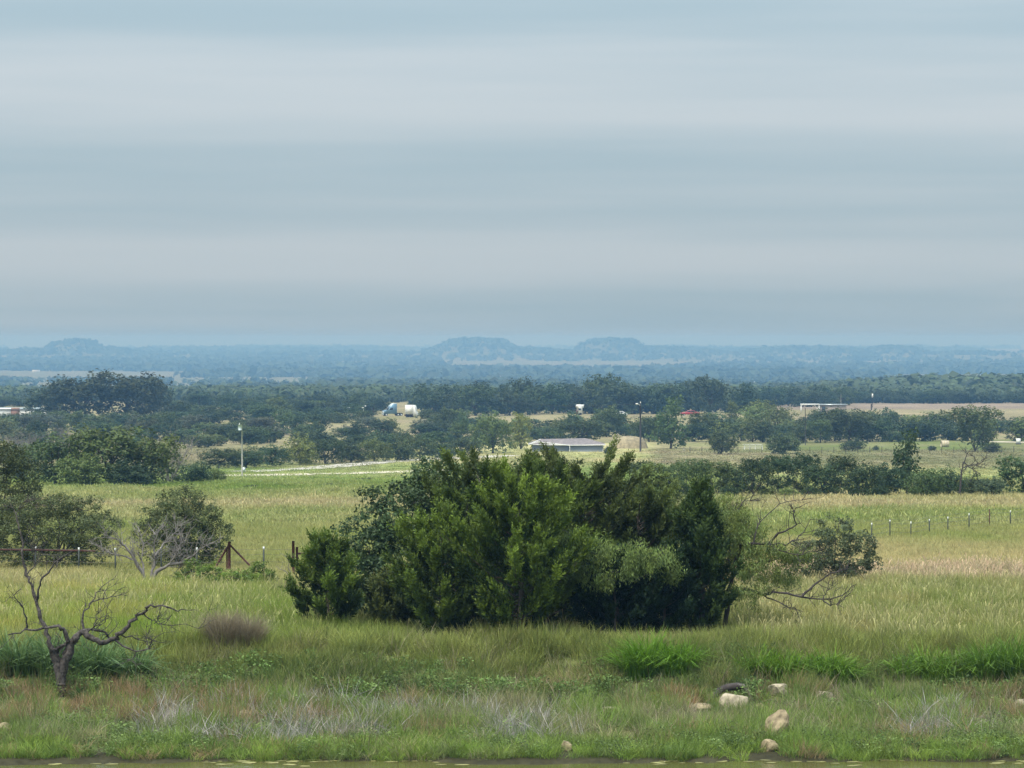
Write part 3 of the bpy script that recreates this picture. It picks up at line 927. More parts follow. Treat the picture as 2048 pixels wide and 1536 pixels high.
# far big oaks upper left
for px, py, h, w, kd, lab in [(255, 838, 118, 150, 'hoak1', 'tallest of the big dark oaks rising on the left above the plain'), (165, 839, 98, 140, 'hoak0', 'broad dark oak second from the left among the big oaks'),
                              (108, 838, 72, 104, 'hoak3', 'leftmost and lowest of the big dark oaks by the white shed'), (308, 834, 84, 70, 'hoak2', 'rightmost of the big dark oaks on the left')]:
    tree(px, py, h, w, kd, (0.048, 0.070, 0.030), lab, 'big oaks on the left rise')

# belt behind the gravel track
belt = [(440, 938, 48, 80), (492, 937, 56, 84), (545, 934, 50, 70), (600, 931, 74, 78), (652, 929, 60, 76), (702, 927, 56, 80), (748, 925, 54, 74), (795, 923, 52, 78), (838, 920, 50, 70), (880, 917, 46, 70), (925, 914, 44, 70)]
for k, (px, py, h, w) in enumerate(belt):
    kd = ['hoak', 'hbush'][k % 2] + str(k % 4)
    tree(px, py, h, w, kd, LIGHT if k == 3 else (DARK if k % 3 else MID), 'lighter taller tree in the dense belt behind the gravel track' if k == 3 else '%s tree from the left in the dense belt behind the gravel track' % ORD[k], 'tree belt behind the gravel track')

tree(985, 905, 90, 84, 'hoak2', LIGHT, 'tall yellow-green tree rising behind the top left of the central clump')
tree(1042, 898, 76, 62, 'tall0', LIGHT, 'light green tree left of the grey house roof')
tree(1095, 884, 44, 90, 'hbush2', DARK, 'dark bushy tree directly behind the left end of the house')
tree(1165, 886, 56, 100, 'hoak3', DARK, 'dark tree directly behind the right half of the house')
tree(1218, 908, 26, 26, 'hbush1', DARK, 'small dark bush at the right corner of the house', cat='shrub', name='bush')
tree(1340, 898, 100, 92, 'tall1', MID, 'tall loose green tree just right of the utility pole')
tree(1300, 885, 60, 70, 'hoak0', DARK, 'dark tree behind the utility pole foot')
tree(1443, 908, 56, 68, 'hbush0', MID, 'round green tree left of the white pen on the green strip', name='oak_tree')
tree(1568, 906, 58, 82, 'hbush3', DARK, 'big dark dome-shaped bush right of the white pen', cat='shrub', name='bush')
tree(1706, 902, 34, 58, 'hbush1', DARK, 'low dark bush on the green strip right of the dome-shaped bush', cat='shrub', name='bush')
tree(1752, 901, 13, 16, 'bush1', DARK, 'tiny round bush on the green strip beside the low dark bush', cat='shrub', name='bush')
tree(1864, 901, 16, 19, 'bush2', CEDAR, 'tiny dark bush left of the hay bale', cat='shrub', name='bush')
tree(1700, 885, 84, 110, 'hoak1', (0.100, 0.125, 0.045), 'large rounded lighter tree behind the low dark bush')
tree(1950, 903, 86, 108, 'legs1', MID, 'shade tree with bare trunk beside the hay bale')
tree(1984, 905, 26, 44, 'hbush0', CEDAR, 'dark low bush under the right side of the shade tree', cat='shrub', name='bush')
tree(640, 905, 28, 30, 'bush0', LIGHT, 'small light tree in a tan gap above the gravel track belt')
for k, (px, py, w) in enumerate([(735, 962, 44), (560, 976, 40), (660, 974, 50), (790, 973, 40), (505, 980, 36)]):
    tree(px, py, 9 + k, w, 'hbush%d' % (k % 4), (0.06, 0.09, 0.045), '%s low dark weed patch from the farthest in the green field' % ORD[k], 'low weed patches in the green field', 'weed_patch', 'weeds')

# hedgerow across the field on the right
hedge = [(1240, 60, 52, 'hbush1', DARK), (1285, 74, 60, 'legs0', MID), (1335, 84, 66, 'hoak1', MID), (1385, 74, 60, 'legs1', MID), (1432, 70, 62, 'legs2', MID), (1474, 76, 62, 'hoak3', MID), (1512, 78, 60, 'legs3', DARK), (1556, 84, 66, 'legs0', DARK),
         (1600, 82, 66, 'legs1', DARK), (1645, 80, 66, 'hoak0', DARK), (1688, 80, 64, 'legs2', DARK), (1730, 82, 62, 'hoak2', DARK), (1772, 86, 62, 'hbush0', DARK), (1812, 128, 70, 'tall1', DARK), (1850, 86, 70, 'hbush2', MID), (1895, 72, 66, 'hbush3', MID),
         (1942, 56, 62, 'hbush1', DARK), (1985, 52, 56, 'hbush0', OLIVE), (2050, 100, 92, 'hoak1', MID)]
hedge_extra = {0: 'dark low hedgerow tree next to the house corner side of the clump', 13: 'tallest tree of the hedgerow, standing well above its neighbours', 18: 'tree at the right edge of the view ending the hedgerow'}
for k, (px, h, w, kd, c) in enumerate(hedge):
    tree(px, 994 + (k % 3), h, w * 1.22, kd, (c[0] * .95, c[1], c[2] * 1.1), hedge_extra.get(k, '%s tree from the left in the hedgerow across the right field' % ORD[k]), 'hedgerow trees across the right field', D=286 + (k * 37 % 11))
for k, px in enumerate([1530, 1578, 1622, 1668, 1710, 1460, 1405, 1760, 1355, 1835]):
    tree(px, 996, 30 + (k * 13 % 12), 44, 'hbush%d' % (k % 4), LIGHT if k in (0, 1) else DARK, '%s low bush filling the foot of the hedgerow' % ORD[k], 'low bushes at the hedgerow foot', 'bush', 'shrub', D=288)
o = thing('leafless_tree', 'bare crooked dark tree standing out of the right part of the hedgerow', 'tree', at(1925, D=288))
traced(o, [([(1920, 994), (1922, 960), (1925, 935), (1930, 922), (1936, 908)], .10, .03, (0, .3)), ([(1925, 935), (1940, 930), (1955, 928), (1966, 920)], .06, .02, (0, -.5)), ([(1928, 925), (1945, 938), (1958, 950)], .05, .02, (0, .5))],
       288.0, M_DEADDARK, 'branch', twigs=8, twig_len=1.1, twig_r=0.03, seed=46)


def row(n, x0, x1, y0, y1, h, w, kinds, tints, label, group, skip=(), name='oak_tree'):
    for k in range(n):
        px = x0 + (x1 - x0) * (k + pyr.uniform(0.1, 0.9)) / n
        if any(a < px < b for a, b in skip):
            continue
        py = pyr.uniform(y0, y1)
        kd = pyr.choice(kinds); tn = pyr.choice(tints); hh = pyr.uniform(*h) * pyr.choice((.82, 1, 1, 1.12))
        cw = {DARK: 'dark green', MID: 'green', LIGHT: 'light green', OLIVE: 'olive', GREYG: 'greyish green', CEDAR: 'blackish green'}.get(tn, 'dark green')
        tree(px, py, hh, pyr.uniform(*w), kd, tn, '%s tree, %s from the left %s' % (cw, ordinal(k), label), group, name)


def ordinal(k):
    if k < 20:
        return ORD[k]
    return ('twenty-', 'thirty-', 'forty-')[(k + 1) // 10 - 2] + ORD[(k + 1) % 10 - 1] if (k + 1) % 10 else ('thirtieth', 'fortieth')[(k + 1) // 10 - 3]


OK_ = ['oak0', 'oak1', 'oak2', 'oak3', 'tall0']; BU = ['bush0', 'bush1', 'bush2', 'bush3']
row(30, 345, 980, 884, 902, (30, 50), (44, 76), OK_ + BU, [DARK, MID, CEDAR], 'in the scrub just above the track belt', 'patchy scrub above the track belt', [(562, 592), (660, 682)])
row(32, 330, 940, 860, 878, (28, 46), (42, 70), OK_ + BU, [DARK, MID, GREYG], 'in the middle scrub on the left slope', 'patchy scrub in the middle distance', [(418, 438), (645, 668), (785, 840)])
row(30, 325, 910, 842, 854, (24, 40), (40, 66), OK_ + BU, [DARK, MID, DARK], 'in the scrub below the parked truck', 'patchy scrub below the truck', [(752, 845), (484, 506)])
row(22, 330, 735, 826, 836, (24, 36), (42, 66), OK_ + BU, [DARK, CEDAR, MID], 'in the scrub beside the parked truck', 'scrub by the truck')
row(12, 0, 340, 880, 898, (36, 54), (48, 80), OK_ + BU, [MID, OLIVE, DARK], 'in the scrub just above the left tree group', 'scrub above the left tree group')
row(13, 0, 340, 856, 870, (32, 46), (44, 72), OK_ + BU, [MID, DARK, GREYG], 'in the scrub below the big left oaks', 'scrub below the big oaks')
row(11, -10, 335, 843, 850, (24, 32), (40, 64), BU, [DARK, MID], 'right below the white shed and big oaks', 'scrub below the white shed')
row(7, -30, 120, 811, 815, (24, 32), (40, 60), BU, [DARK, CEDAR], 'behind the long white shed', 'trees behind the white shed')
row(34, 310, 860, 814, 824, (26, 38), (38, 60), OK_ + BU, [DARK, CEDAR], 'along the ridge left of the oak mass', 'ridge trees left of the oak mass', [(768, 832)])
row(18, 835, 1185, 824, 831, (56, 76), (60, 92), OK_ + BU, [DARK, (0.056, .084, .032)], 'in the ridge oak mass left of the camper', 'ridge oaks left of the camper')
row(17, 1182, 1500, 822, 829, (56, 80), (60, 92), OK_ + BU, [DARK, (0.056, .084, .032)], 'in the ridge oak mass right of the camper', 'ridge oaks right of the camper')
row(13, 1490, 1690, 807, 813, (38, 52), (44, 66), OK_ + BU, [DARK, CEDAR], 'where the ridge woods thin to the ploughed field', 'ridge trees beside the ploughed field')
row(32, 1660, 2080, 805.5, 807, (26, 36), (36, 58), BU + OK_[:1], [DARK, CEDAR], 'along the top of the ploughed field', 'trees along the ploughed field')
row(15, 860, 1240, 856, 872, (30, 46), (44, 70), OK_ + BU, [MID, DARK, LIGHT], 'in the scrub above the grey house', 'scrub above the house', [(1152, 1172)])
row(12, 1180, 1410, 860, 882, (42, 60), (48, 70), OK_ + BU, [MID, DARK], 'on the slope behind the utility pole', 'scrub behind the utility pole', [(1335, 1425)])
row(28, 1370, 2080, 879, 887, (40, 64), (50, 82), OK_ + BU, [MID, DARK, DARK, LIGHT], 'in the woods behind the green strip', 'woods behind the green strip', [(2000, 2036)])
row(19, 1420, 1900, 858, 870, (44, 60), (48, 76), OK_ + BU, [MID, DARK, LIGHT], 'in the second rank behind the green strip', 'second rank behind the green strip')
row(9, 1880, 2080, 862, 874, (34, 44), (46, 64), BU, [DARK, CEDAR], 'in the woods below the pale stubble', 'woods below the stubble')


# ------------------------------------------------------------------ far woods and hills (masses)
def forest(name, label, x, y, h, w, n_leaf, base, seed):
    """far trees as one mass: for each a rough core and leafy flakes"""
    g = np.random.default_rng(seed)
    n = len(x)
    z = ground_extra(x, y)
    C = np.stack([x, y, z + h * 0.5], 1)
    d = g.normal(size=(n, n_leaf, 3)); d /= np.linalg.norm(d, axis=2, keepdims=True)
    P = C[:, None] + d * np.stack([w, w, h], 1)[:, None] * 0.5 * g.uniform(.55, 1.08, (n, n_leaf, 1))
    P = P.reshape(-1, 3)
    Nn = (d + np.array((0, -0.2, .5))).reshape(-1, 3) + g.normal(0, .4, (n * n_leaf, 3))
    Nn /= np.linalg.norm(Nn, axis=1, keepdims=True)
    s = np.repeat(np.sqrt(h * w), n_leaf) * g.uniform(.22, .42, n * n_leaf) * (26 / n_leaf) ** 0.5
    global rng
    keep = rng; rng = g
    V, f = leaf_quads(P, Nn, s * 1.3, s)
    rng = keep
    c = np.array(base)[None] * np.repeat(np.clip(1 + g.normal(0, .22, n), .5, 1.6), n_leaf)[:, None] * g.uniform(.8, 1.2, (n * n_leaf, 1))
    me = mesh_np(name, V, [f], np.repeat(c, 4, 0))
    link(name, me, M_LEAF, kind='stuff', label=label, category='forest')


HILLS = [  # column, photo row of crest, half width px, distance, flat-top
    (150, 681, 52, 10700, .30), (165, 695, 100, 10760, .3), (90, 701, 120, 10700, .3), (350, 706, 40, 10560, .3), (955, 679, 78, 11080, .42), (985, 696, 150, 11150, .3), (1222, 679, 60, 11150, .5), (1290, 696, 160, 11220, .3),
    (1610, 696, 130, 10700, .3), (1790, 694, 55, 10700, .4), (1500, 705, 300, 10820, .4), (2000, 704, 200, 10760, .5), (700, 705, 160, 10890, .4)]


def hill_z(x, y):
    z = np.zeros_like(x)
    for px, cr, hw, D, fl in HILLS:
        cx = (px - 1024) / F * D
        base = float(np.interp(D, PD, PZ)); top = -(cr - HY) / F * D - 6.0
        H = top - base
        W = hw / F * D
        r = np.sqrt(((x - cx) / W) ** 2 + ((y - D) / (W * 1.1 + 300)) ** 2)
        p = np.clip((1.55 - r) / (1.55 - fl), 0, 1)
        p = p * p * (3 - 2 * p)
        z = np.maximum(z, H * p)
    return z


def ground_extra(x, y):
    return ground_z(x, y) + hill_z(x, y)


# the hills as a sheet of their own over the plain
hx = np.linspace(-2400, 2400, 230); hy = np.linspace(9400, 13040, 90)
X, Y = np.meshgrid(hx, hy)
HZ = hill_z(X, Y)
Z = ground_z(X, Y) + HZ + np.where(HZ > 0.2, 0, -3.0)
V = np.stack([X, Y, Z], -1).reshape(-1, 3)
i = np.arange(89)[:, None] * 230; j = np.arange(229)[None]
f = np.stack([i + j, i + j + 1, i + 230 + j + 1, i + 230 + j], -1).reshape(-1, 4)
c = veg_colour(X, Y).reshape(-1, 3) * (0.75, 0.80, 0.76)
link('hills', mesh_np('hills', V, [f], c, True), bpy.data.materials['ground_grass'], kind='structure', label='low flat-topped hills on the far plain')


def scatter(n, y0, y1, t=0.185, power=1.0, seed=0, gap=0.42, gs=(0.004, 0.0015)):
    g = np.random.default_rng(seed)
    y = y0 + (y1 - y0) * g.random(n) ** power
    x = g.uniform(-t, t, n) * y
    d = fbm(x * gs[0], y * gs[1], 60 + seed)
    k = d > gap
    return x[k], y[k], g


CLEAR = [(325, 625, 3090, 5880), (-20, 240, 3280, 4980), (690, 760, 6540, 7380), (770, 840, 5880, 6540), (430, 560, 6660, 7380), (950, 1010, 5100, 5880), (1480, 1560, 3940, 4520), (1880, 2100, 9520, 10440), (1320, 1480, 9260, 10180), (560, 720, 8420, 9520)]


def cleared(x, y, g, keepf=.06):
    px = x / y * F + 1024
    k = np.ones(len(x), bool)
    for a, b, d0, d1 in CLEAR:
        wob = (fbm(px * .03, y * .002, 71) - .5) * 60
        k &= ~((px + wob > a) & (px + wob < b) & (y > d0) & (y < d1) & (g.random(len(x)) > keepf))
    return k


x, y, g = scatter(5200, 1560, 2900, seed=1, gap=.34, gs=(.006, .004), power=1.2)
px = x / y * F + 1024
h = g.uniform(4.0, 8.0, len(x)) * (1 - .45 * ((y > 2300) & (px > 300) & (px < 640))) * (1 + .9 * np.clip((px - 1450) / 400, 0, 1) * np.clip((y - 1750) / 200, 0, 1))
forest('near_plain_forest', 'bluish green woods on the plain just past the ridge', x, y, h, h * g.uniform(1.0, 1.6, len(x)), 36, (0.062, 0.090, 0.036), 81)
x, y, g = scatter(8000, 2830, 5170, seed=2, gap=.45, gs=(.002, .0009))
k = cleared(x, y, g, .10); x, y = x[k], y[k]
h = g.uniform(5, 9, len(x)) * (.8 + .5 * fbm(x * .003, y * .001, 75))
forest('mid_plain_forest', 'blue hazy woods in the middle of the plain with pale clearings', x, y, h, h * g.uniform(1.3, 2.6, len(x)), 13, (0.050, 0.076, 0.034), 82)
x, y, g = scatter(9000, 5170, 9720, seed=3, gap=.50, gs=(.0011, .0005))
k = cleared(x, y, g, .15); x, y = x[k], y[k]
h = g.uniform(7, 13, len(x)) * (.8 + .5 * fbm(x * .0015, y * .001, 76))
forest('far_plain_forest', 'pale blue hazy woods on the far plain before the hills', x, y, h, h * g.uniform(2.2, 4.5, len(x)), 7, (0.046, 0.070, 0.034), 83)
x, y, g = scatter(12000, 9590, 12640, seed=4, gap=.30, gs=(.0012, .0008))
hz = hill_z(x, y)
k = (hz > 9) | (g.random(len(x)) < .2)
k &= cleared(x, y, g, .2) | (hz > 8)
x, y = x[k], y[k]
h = g.uniform(7, 12, len(x))
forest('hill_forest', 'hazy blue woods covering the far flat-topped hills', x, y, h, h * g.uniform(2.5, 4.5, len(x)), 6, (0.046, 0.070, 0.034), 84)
x, y, g = scatter(5500, 12640, 19140, seed=5, gap=.44, gs=(.0008, .0004))
h = g.uniform(10, 18, len(x))
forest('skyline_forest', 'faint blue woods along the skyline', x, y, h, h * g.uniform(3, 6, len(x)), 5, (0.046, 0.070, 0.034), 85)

# ------------------------------------------------------------------ track and pale gravel strips
def strip(name, pts, width, mat, label, lift=0.05):
    P = [at(a, D=d) for a, d in pts]
    xs = np.linspace(0, len(P) - 1, len(P) * 12)
    P = np.array(P)
    Q = np.stack([np.interp(xs, np.arange(len(P)), P[:, c]) for c in range(3)], 1)
    T = np.gradient(Q[:, :2], axis=0); T /= np.linalg.norm(T, axis=1, keepdims=True)
    Nn = np.stack([-T[:, 1], T[:, 0]], 1)
    cols = []
    for k, u in enumerate(np.linspace(-.5, .5, 5)):
        wv = width * (1 + (0.25 * (vnoise(xs * 1.7, xs * 0 + k, 9) - .5) if k in (0, 4) else 0))
        xy = Q[:, :2] + Nn * (u * wv)[:, None] if not np.isscalar(wv) else Q[:, :2] + Nn * u * wv
        z = ground_z(xy[:, 0], xy[:, 1]) + lift + (0.04 if 0 < k < 4 else 0)
        cols.append(np.concatenate([xy, z[:, None]], 1))
    V = np.stack(cols, 1); n = len(Q)
    i = np.arange(n - 1)[:, None] * 5; j = np.arange(4)[None]
    f = np.stack([i + j, i + j + 1, i + 5 + j + 1, i + 5 + j], -1).reshape(-1, 4)
    link(name, mesh_np(name, V.reshape(-1, 3), [f]), mat, kind='structure', label=label)


strip('gravel_track', [(395, 493), (450, 496), (560, 503), (700, 515), (830, 535), (960, 560)], 9.0, M_GRAVEL, 'pale gravel track crossing the green field')
strip('gravel_road', [(470, 528), (540, 540), (640, 566), (760, 610), (880, 640), (1010, 672)], 6.5, plain('grey_gravel', (0.50, 0.46, 0.39), .95, var=.35, scale=.35), 'paler gravel road along the foot of the tree belt')
strip('far_driveway', [(1985, 800), (2040, 792), (2140, 780)], 9.0, M_GRAVEL, 'pale driveway behind the shade tree')

# ------------------------------------------------------------------ fences
def tpost(parent, p, h, r=0.028, mat=None, cap=True):
    mb = MB(); mb.box((p[0], p[1], p[2] + h / 2 - .1), (r * 2, r * 2, h + .2), .4)
    mb.build('post', mat or M_POSTGREEN, parent)
    if cap:
        mb = MB(); mb.box((p[0], p[1], p[2] + h - .05), (r * 2.15, r * 2.15, .13), .4)
        mb.build('post_cap', M_WHITE, parent)


def wires(parent, pts, heights, r=0.006):
    for hgt in heights:
        mb = MB()
        for a, b in zip(pts[:-1], pts[1:]):
            t = np.linspace(0, 1, 5)[:, None]
            P = a + (b - a) * t; P[:, 2] += hgt - 0.03 * np.sin(t[:, 0] * math.pi)
            mb.tube(P, r, 3, False)
        mb.build('wire', M_WIRE, parent)


fl = thing('wire_fence', 'rusty pipe and wire fence behind the dead tree with angled corner brace', 'fence', (0, 0, 0))
pts = [at(a, D=145.5 - 0.0028 * (a - 300)) for a in (-120, -40, 70, 157, 230, 322, 393, 458, 527, 592)]
for k, p in enumerate(pts[:-1]):
    if k == 7:
        continue
    tpost(fl, p, 1.25, 0.03)
wires(fl, pts, (0.35, 0.65, 0.95, 1.18))
p = at(458, D=145.0)
mb = MB(); mb.tube([p - (0, 0, .2), p + (0, 0, 1.5)], .065, 7); mb.build('corner_post', M_RUST, fl)
for dx, dy in ((-.55, .15), (.85, .25)):
    mb = MB(); mb.tube([p + (0, 0, 1.4), p + (dx, dy, .48)], .045, 6); mb.build('brace', M_RUST, fl)
mb = MB(); mb.tube([p + (-.14, .5, -.2), p + (-.14, .5, 1.2)], .035, 6); mb.build('post', M_RUST, fl)
for dx, h in ((0, 1.62), (.15, 1.36)):
    q = at(586, D=142.5)
    mb = MB(); mb.tube([q + (dx, dx, -.2), q + (dx, dx, h)], .06 - .01 * (dx > 0), 7); mb.build('corner_post', M_RUST, fl)
mb = MB(); q = at(586, D=142.5); mb.tube([q + (.15, .15, 1.08), q + (1.2, .7, 1.05)], .045, 6); mb.build('brace', M_RUST, fl)
a, b = at(-60, D=146.2), at(190, D=146.0)
mb = MB(); mb.tube([a + (0, 0, 1.12), b + (0, 0, 1.1)], .04, 6); mb.build('top_rail', M_RUST, fl)
tpost(fl, at(752, D=143.5), 1.35, .03)

fr = thing('wire_fence', 'wire fence of dark posts with white tips crossing the right field', 'fence', (0, 0, 0))
cols = [1740, 1779, 1818, 1856, 1893, 1935, 1977, 2020, 2062, 2110]
pts = [at(a, D=182 + (a - 1779) * 0.085) for a in cols]
for k, p in enumerate(pts):
    tpost(fr, p + (pyr.uniform(-.12, .12), 0, 0), (1.1 if k != 6 else 1.2) * pyr.uniform(.93, 1.05), .023, M_RUST if k == 6 else None, k != 6)
wires(fr, pts, (.3, .55, .8, 1.02, 1.22), .007)

# field fence beyond, along the green strip
ff = thing('field_fence', 'thin post fence along the near edge of the far green strip', 'fence', (0, 0, 0))
pts = [at(a, D=690) for a in range(1380, 2120, 24)]
for p in pts:
    mb = MB(); mb.box(p + (0, 0, .55), (.10, .10, 1.5)); mb.build('post', M_POLE, ff)
wires(ff, pts, (.5, .9, 1.2), .012)

# ------------------------------------------------------------------ house, poles, vehicles
S7 = 706.0
h0 = at(1134, D=S7)
house = thing('house', 'low grey house with hipped roof and white trim half hidden behind the clump', 'house', h0 - (0, 0, 1.25))
M_SIDING = plain('grey_siding', (0.25, 0.28, 0.31), .8, var=.06)
M_ROOF = plain('grey_brown_shingle', (0.22, 0.19, 0.185), .9, var=.2, scale=1.2)
mb = MB(); mb.box((-2.9, 1.5, 1.0), (8.6, 8.0, 3.6)); mb.build('wall', M_SIDING, house)
mb = MB(); mb.box((4.0, 0.5, .9), (6.6, 9.0, 3.4)); mb.build('wall', M_SIDING, house)
rf = MB()
V = [(-8.0, -3.0, 2.75), (.6, -3.0, 2.62), (7.9, -4.4, 2.72), (7.9, 5.6, 2.75), (-8.0, 6.0, 2.8), (-5.4, 1.2, 3.75), (3.9, .6, 3.95), (.4, -4.4, 2.62)]
rf.add(V, f3=[(0, 1, 5), (1, 6, 5), (1, 7, 6), (7, 2, 6), (2, 3, 6), (3, 4, 5), (3, 5, 6), (4, 0, 5)])
ro = rf.build('roof', M_ROOF, house)
for a, b in ((0, 5), (5, 1), (7, 2), (0, 1)):
    if (a, b) == (5, 1):
        continue
    A, B = np.array(V[a]), np.array(V[b])
    mb = MB(); mb.tube([A + (0, -.06, -.02), B + (0, -.06, -.02)], .09, 4); mb.build('fascia', M_WHITE, ro)
mb = MB(); mb.tube([np.array(V[0]) + (0, -.1, 0), (-6.0, -3.2, 3.3), (.5, -4.5, 2.6)], .09, 4); mb.build('fascia', M_WHITE, ro)
mb = MB(); mb.box((7.36, -4.02, 1.2), (.16, .1, 3.0)); mb.build('corner_trim', M_WHITE, house)
mb = MB(); mb.box((.52, -4.02, 1.2), (.16, .1, 3.0)); mb.build('corner_trim', M_WHITE, house)
m0 = at(1258, D=735)
mb = MB(); keep = rng; rng = np.random.default_rng(5)
th = np.linspace(0, 2 * math.pi, 25)[:-1]
rings = []
for r, z in [(1.0, -.3), (.86, .45), (.66, .8), (.36, .97), (.02, 1.0)]:
    rings.append(np.stack([np.cos(th) * 4.3 * r * rng.uniform(.94, 1.06, 24), np.sin(th) * 4.0 * r, np.full(24, 2.6 * z) * rng.uniform(.94, 1.06, 24)], 1))
rings = np.concatenate(rings)
mb.add(rings, [(a * 24 + b, a * 24 + (b + 1) % 24, (a + 1) * 24 + (b + 1) % 24, (a + 1) * 24 + b) for a in range(4) for b in range(24)])
rng = keep
mb.build('dry_mound', plain('dry_heap', (.30, .25, .155), .95, var=.3, scale=1.5, bump=.6), None, True, label='rounded tan mound of dry brush right of the house', category='mound', loc=tuple(m0))


def pole(name, label, px, py, hpx, r, mat, D=None, extras=None):
    p = at(px, py, D)
    s = p[1] / F
    o = thing(name, label, 'pole', p)
    mb = MB(); mb.tube([(0, 0, -.3), (0, 0, hpx * s * .5), (hpx * s * -.006, 0, hpx * s)], (r, r * .9, r * .75), 7); mb.build('shaft', mat, o)
    return o, hpx * s, p


up, uh, upos = pole('utility_pole', 'dark wooden utility pole with small lamp right of the house', 1281, 905, 98, .21, M_POLE, 700)
mb = MB(); mb.tube([(-.1, -.1, uh - .45), (-.7, -.3, uh - .1)], .06, 5); arm = mb.build('lamp_arm', M_STEEL, up)
mb = MB(); mb.box((-.75, -.3, uh - .15), (.5, .3, .25)); mb.build('lamp_head', M_WHITE, arm)
mb = MB(); mb.tube([(0, 0, uh), (0, 0, uh + .35)], .09, 6); mb.build('insulator', M_WHITE, up)
yp, yh, ypos = pole('yard_pole', 'slender pale pole with transformer can at the end of the gravel track', 484, 956, 104, .12, M_PALEPOLE, 490)
mb = MB(); mb.tube([(-.3, -.15, yh - .75), (-.3, -.15, yh + .05)], .27, 10); can = mb.build('transformer', plain('pale_can', (.40, .46, .45), .5, .3), yp)
mb = MB(); mb.tube([(-.36, -.15, yh + .05), (-.36, -.15, yh + .3)], .07, 6); mb.build('bushing', M_WHITE, can)
mb = MB(); mb.box((.28, -.2, 1.0), (.4, .3, .75)); mb.build('meter_box', M_STEEL, yp)
pole('thin_pole', 'thin pale pole standing in the woods behind the dome-shaped bush', 1611, 885, 74, .09, M_POLE, 770)
pole('thin_pole', 'thin grey pole beside the brown flat-roofed shed on the ridge', 1682, 815, 32, .14, M_PALEPOLE, 1290)
pole('thin_pole', 'dark pole in the woods right of the big left oaks', 398, 815, 34, .13, M_POLE, 1150)
pole('short_post', 'short thick dark post left of the parked blue truck', 747, 828, 16, .32, M_POLE, 1120)
pole('short_post', 'short dark post at the left end of the ploughed field', 1743, 823, 13, .26, M_POLE, 1270)
pole('short_post', 'pale short post on the green strip left of the round tree', 1368, 896, 9, .12, M_PALEPOLE, 705)
sp, sh, _ = pole('sign_pole', 'tall pole with a small white panel before the far tree line', 1745, 808, 27, .12, M_POLE, 1340)
mb = MB(); mb.box((0, -.2, sh - .6), (.55, .12, 1.5)); mb.build('panel', M_WHITE, sp)
q1 = upos + (0, 0, uh - .1); q2 = at(1000, D=760) + (0, 0, 10.2)
mb = MB(); t = np.linspace(0, 1, 14)[:, None]; P = q1 + (q2 - q1) * t; P[:, 2] -= .9 * np.sin(t[:, 0] * math.pi); mb.tube(P, .03, 4, False)
mb.build('power_line', M_POLE, label='thin dark power line running left from the utility pole', category='cable')

# blue truck cab, turned to the left
M_BLUE = plain('truck_blue', (.16, .27, .36), .3, .2, var=.08)
M_GLASS = plain('dark_windscreen', (.02, .03, .04), .08, var=.05)
M_TYRE = plain('tyre_rubber', (.02, .02, .022), .9)
t0 = at(780, D=1110)
tr = thing('truck_cab', 'blue truck cab parked on the ridge facing left', 'truck', t0, R(18))
mb = MB(); mb.prism([(-2.3, .7), (-2.35, 1.55), (-2.1, 1.75), (-.95, 2.0), (-.5, 2.75), (-.3, 3.1), (.9, 3.95), (2.0, 3.95), (2.0, .7)], 2.4); cab = mb.build('cab', M_BLUE, tr)
mb = MB(); mb.prism([(-.98, 2.02), (-.52, 2.78), (-.46, 2.74), (-.9, 2.02)], 2.1, (-.06, 0, .02)); mb.build('windscreen', M_GLASS, cab)
mb = MB(); mb.prism([(-.5, 1.95), (-.2, 2.65), (.6, 2.65), (.6, 1.95)], 2.46); mb.build('side_window', M_GLASS, cab)
mb = MB(); mb.prism([(-.35, 3.12), (.9, 3.98), (2.02, 3.98), (2.02, 4.04), (.85, 4.04), (-.42, 3.16)], 2.3); mb.build('roof_fairing', plain('pale_fairing', (.62, .72, .74), .3), cab)
mb = MB(); mb.box((-2.4, 0, 1.15), (.1, 1.3, .8)); mb.build('grille', M_STEEL, tr)
for s_ in (-1, 1):
    mb = MB(); mb.box((-2.38, s_ * .95, 1.2), (.12, .36, .3)); mb.build('headlight', M_WHITE, tr)
mb = MB(); mb.box((-2.45, 0, .55), (.2, 2.4, .4)); mb.build('bumper', M_STEEL, tr)
mb = MB(); mb.box((2.6, 0, .8), (3.0, 1.0, .3)); mb.build('chassis', M_POLE, tr)
for wx in (-1.6, 2.4, 3.5):
    for s_ in (-1, 1):
        mb = MB(); mb.tube([(wx, s_ * .85, .5), (wx, s_ * 1.2, .5)], .5, 14); wh = mb.build('wheel', M_TYRE, tr)
        mb = MB(); mb.tube([(wx, s_ * 1.2, .5), (wx, s_ * 1.24, .5)], .28, 10); mb.build('rim', M_STEEL, wh)

t1 = at(824, D=1085)
bt = thing('box_trailer', 'white boxy trailer with a sloping white tarp at its right side', 'trailer', t1, R(-8))
M_TARP = plain('dirty_white', (.74, .74, .70), .7, var=.2, scale=2.2)
mb = MB(); mb.box((-.7, 0, 2.45), (2.5, 3.4, 2.9)); mb.build('body', M_TARP, bt)
mb = MB(); mb.prism([(.56, .3), (.56, 3.85), (.95, 3.8), (1.35, 2.9), (1.3, 2.0), (2.0, 1.0), (1.7, .3)], 3.0); mb.build('tarp', M_TARP, bt)
mb = MB(); mb.box((-.8, 0, .68), (2.9, 2.6, .5)); mb.build('chassis', M_RUST, bt)
for wx in (-1.4, -.2):
    for s_ in (-1, 1):
        mb = MB(); mb.tube([(wx, s_ * 1.2, .4), (wx, s_ * 1.5, .4)], .42, 12); mb.build('wheel', M_TYRE, bt)

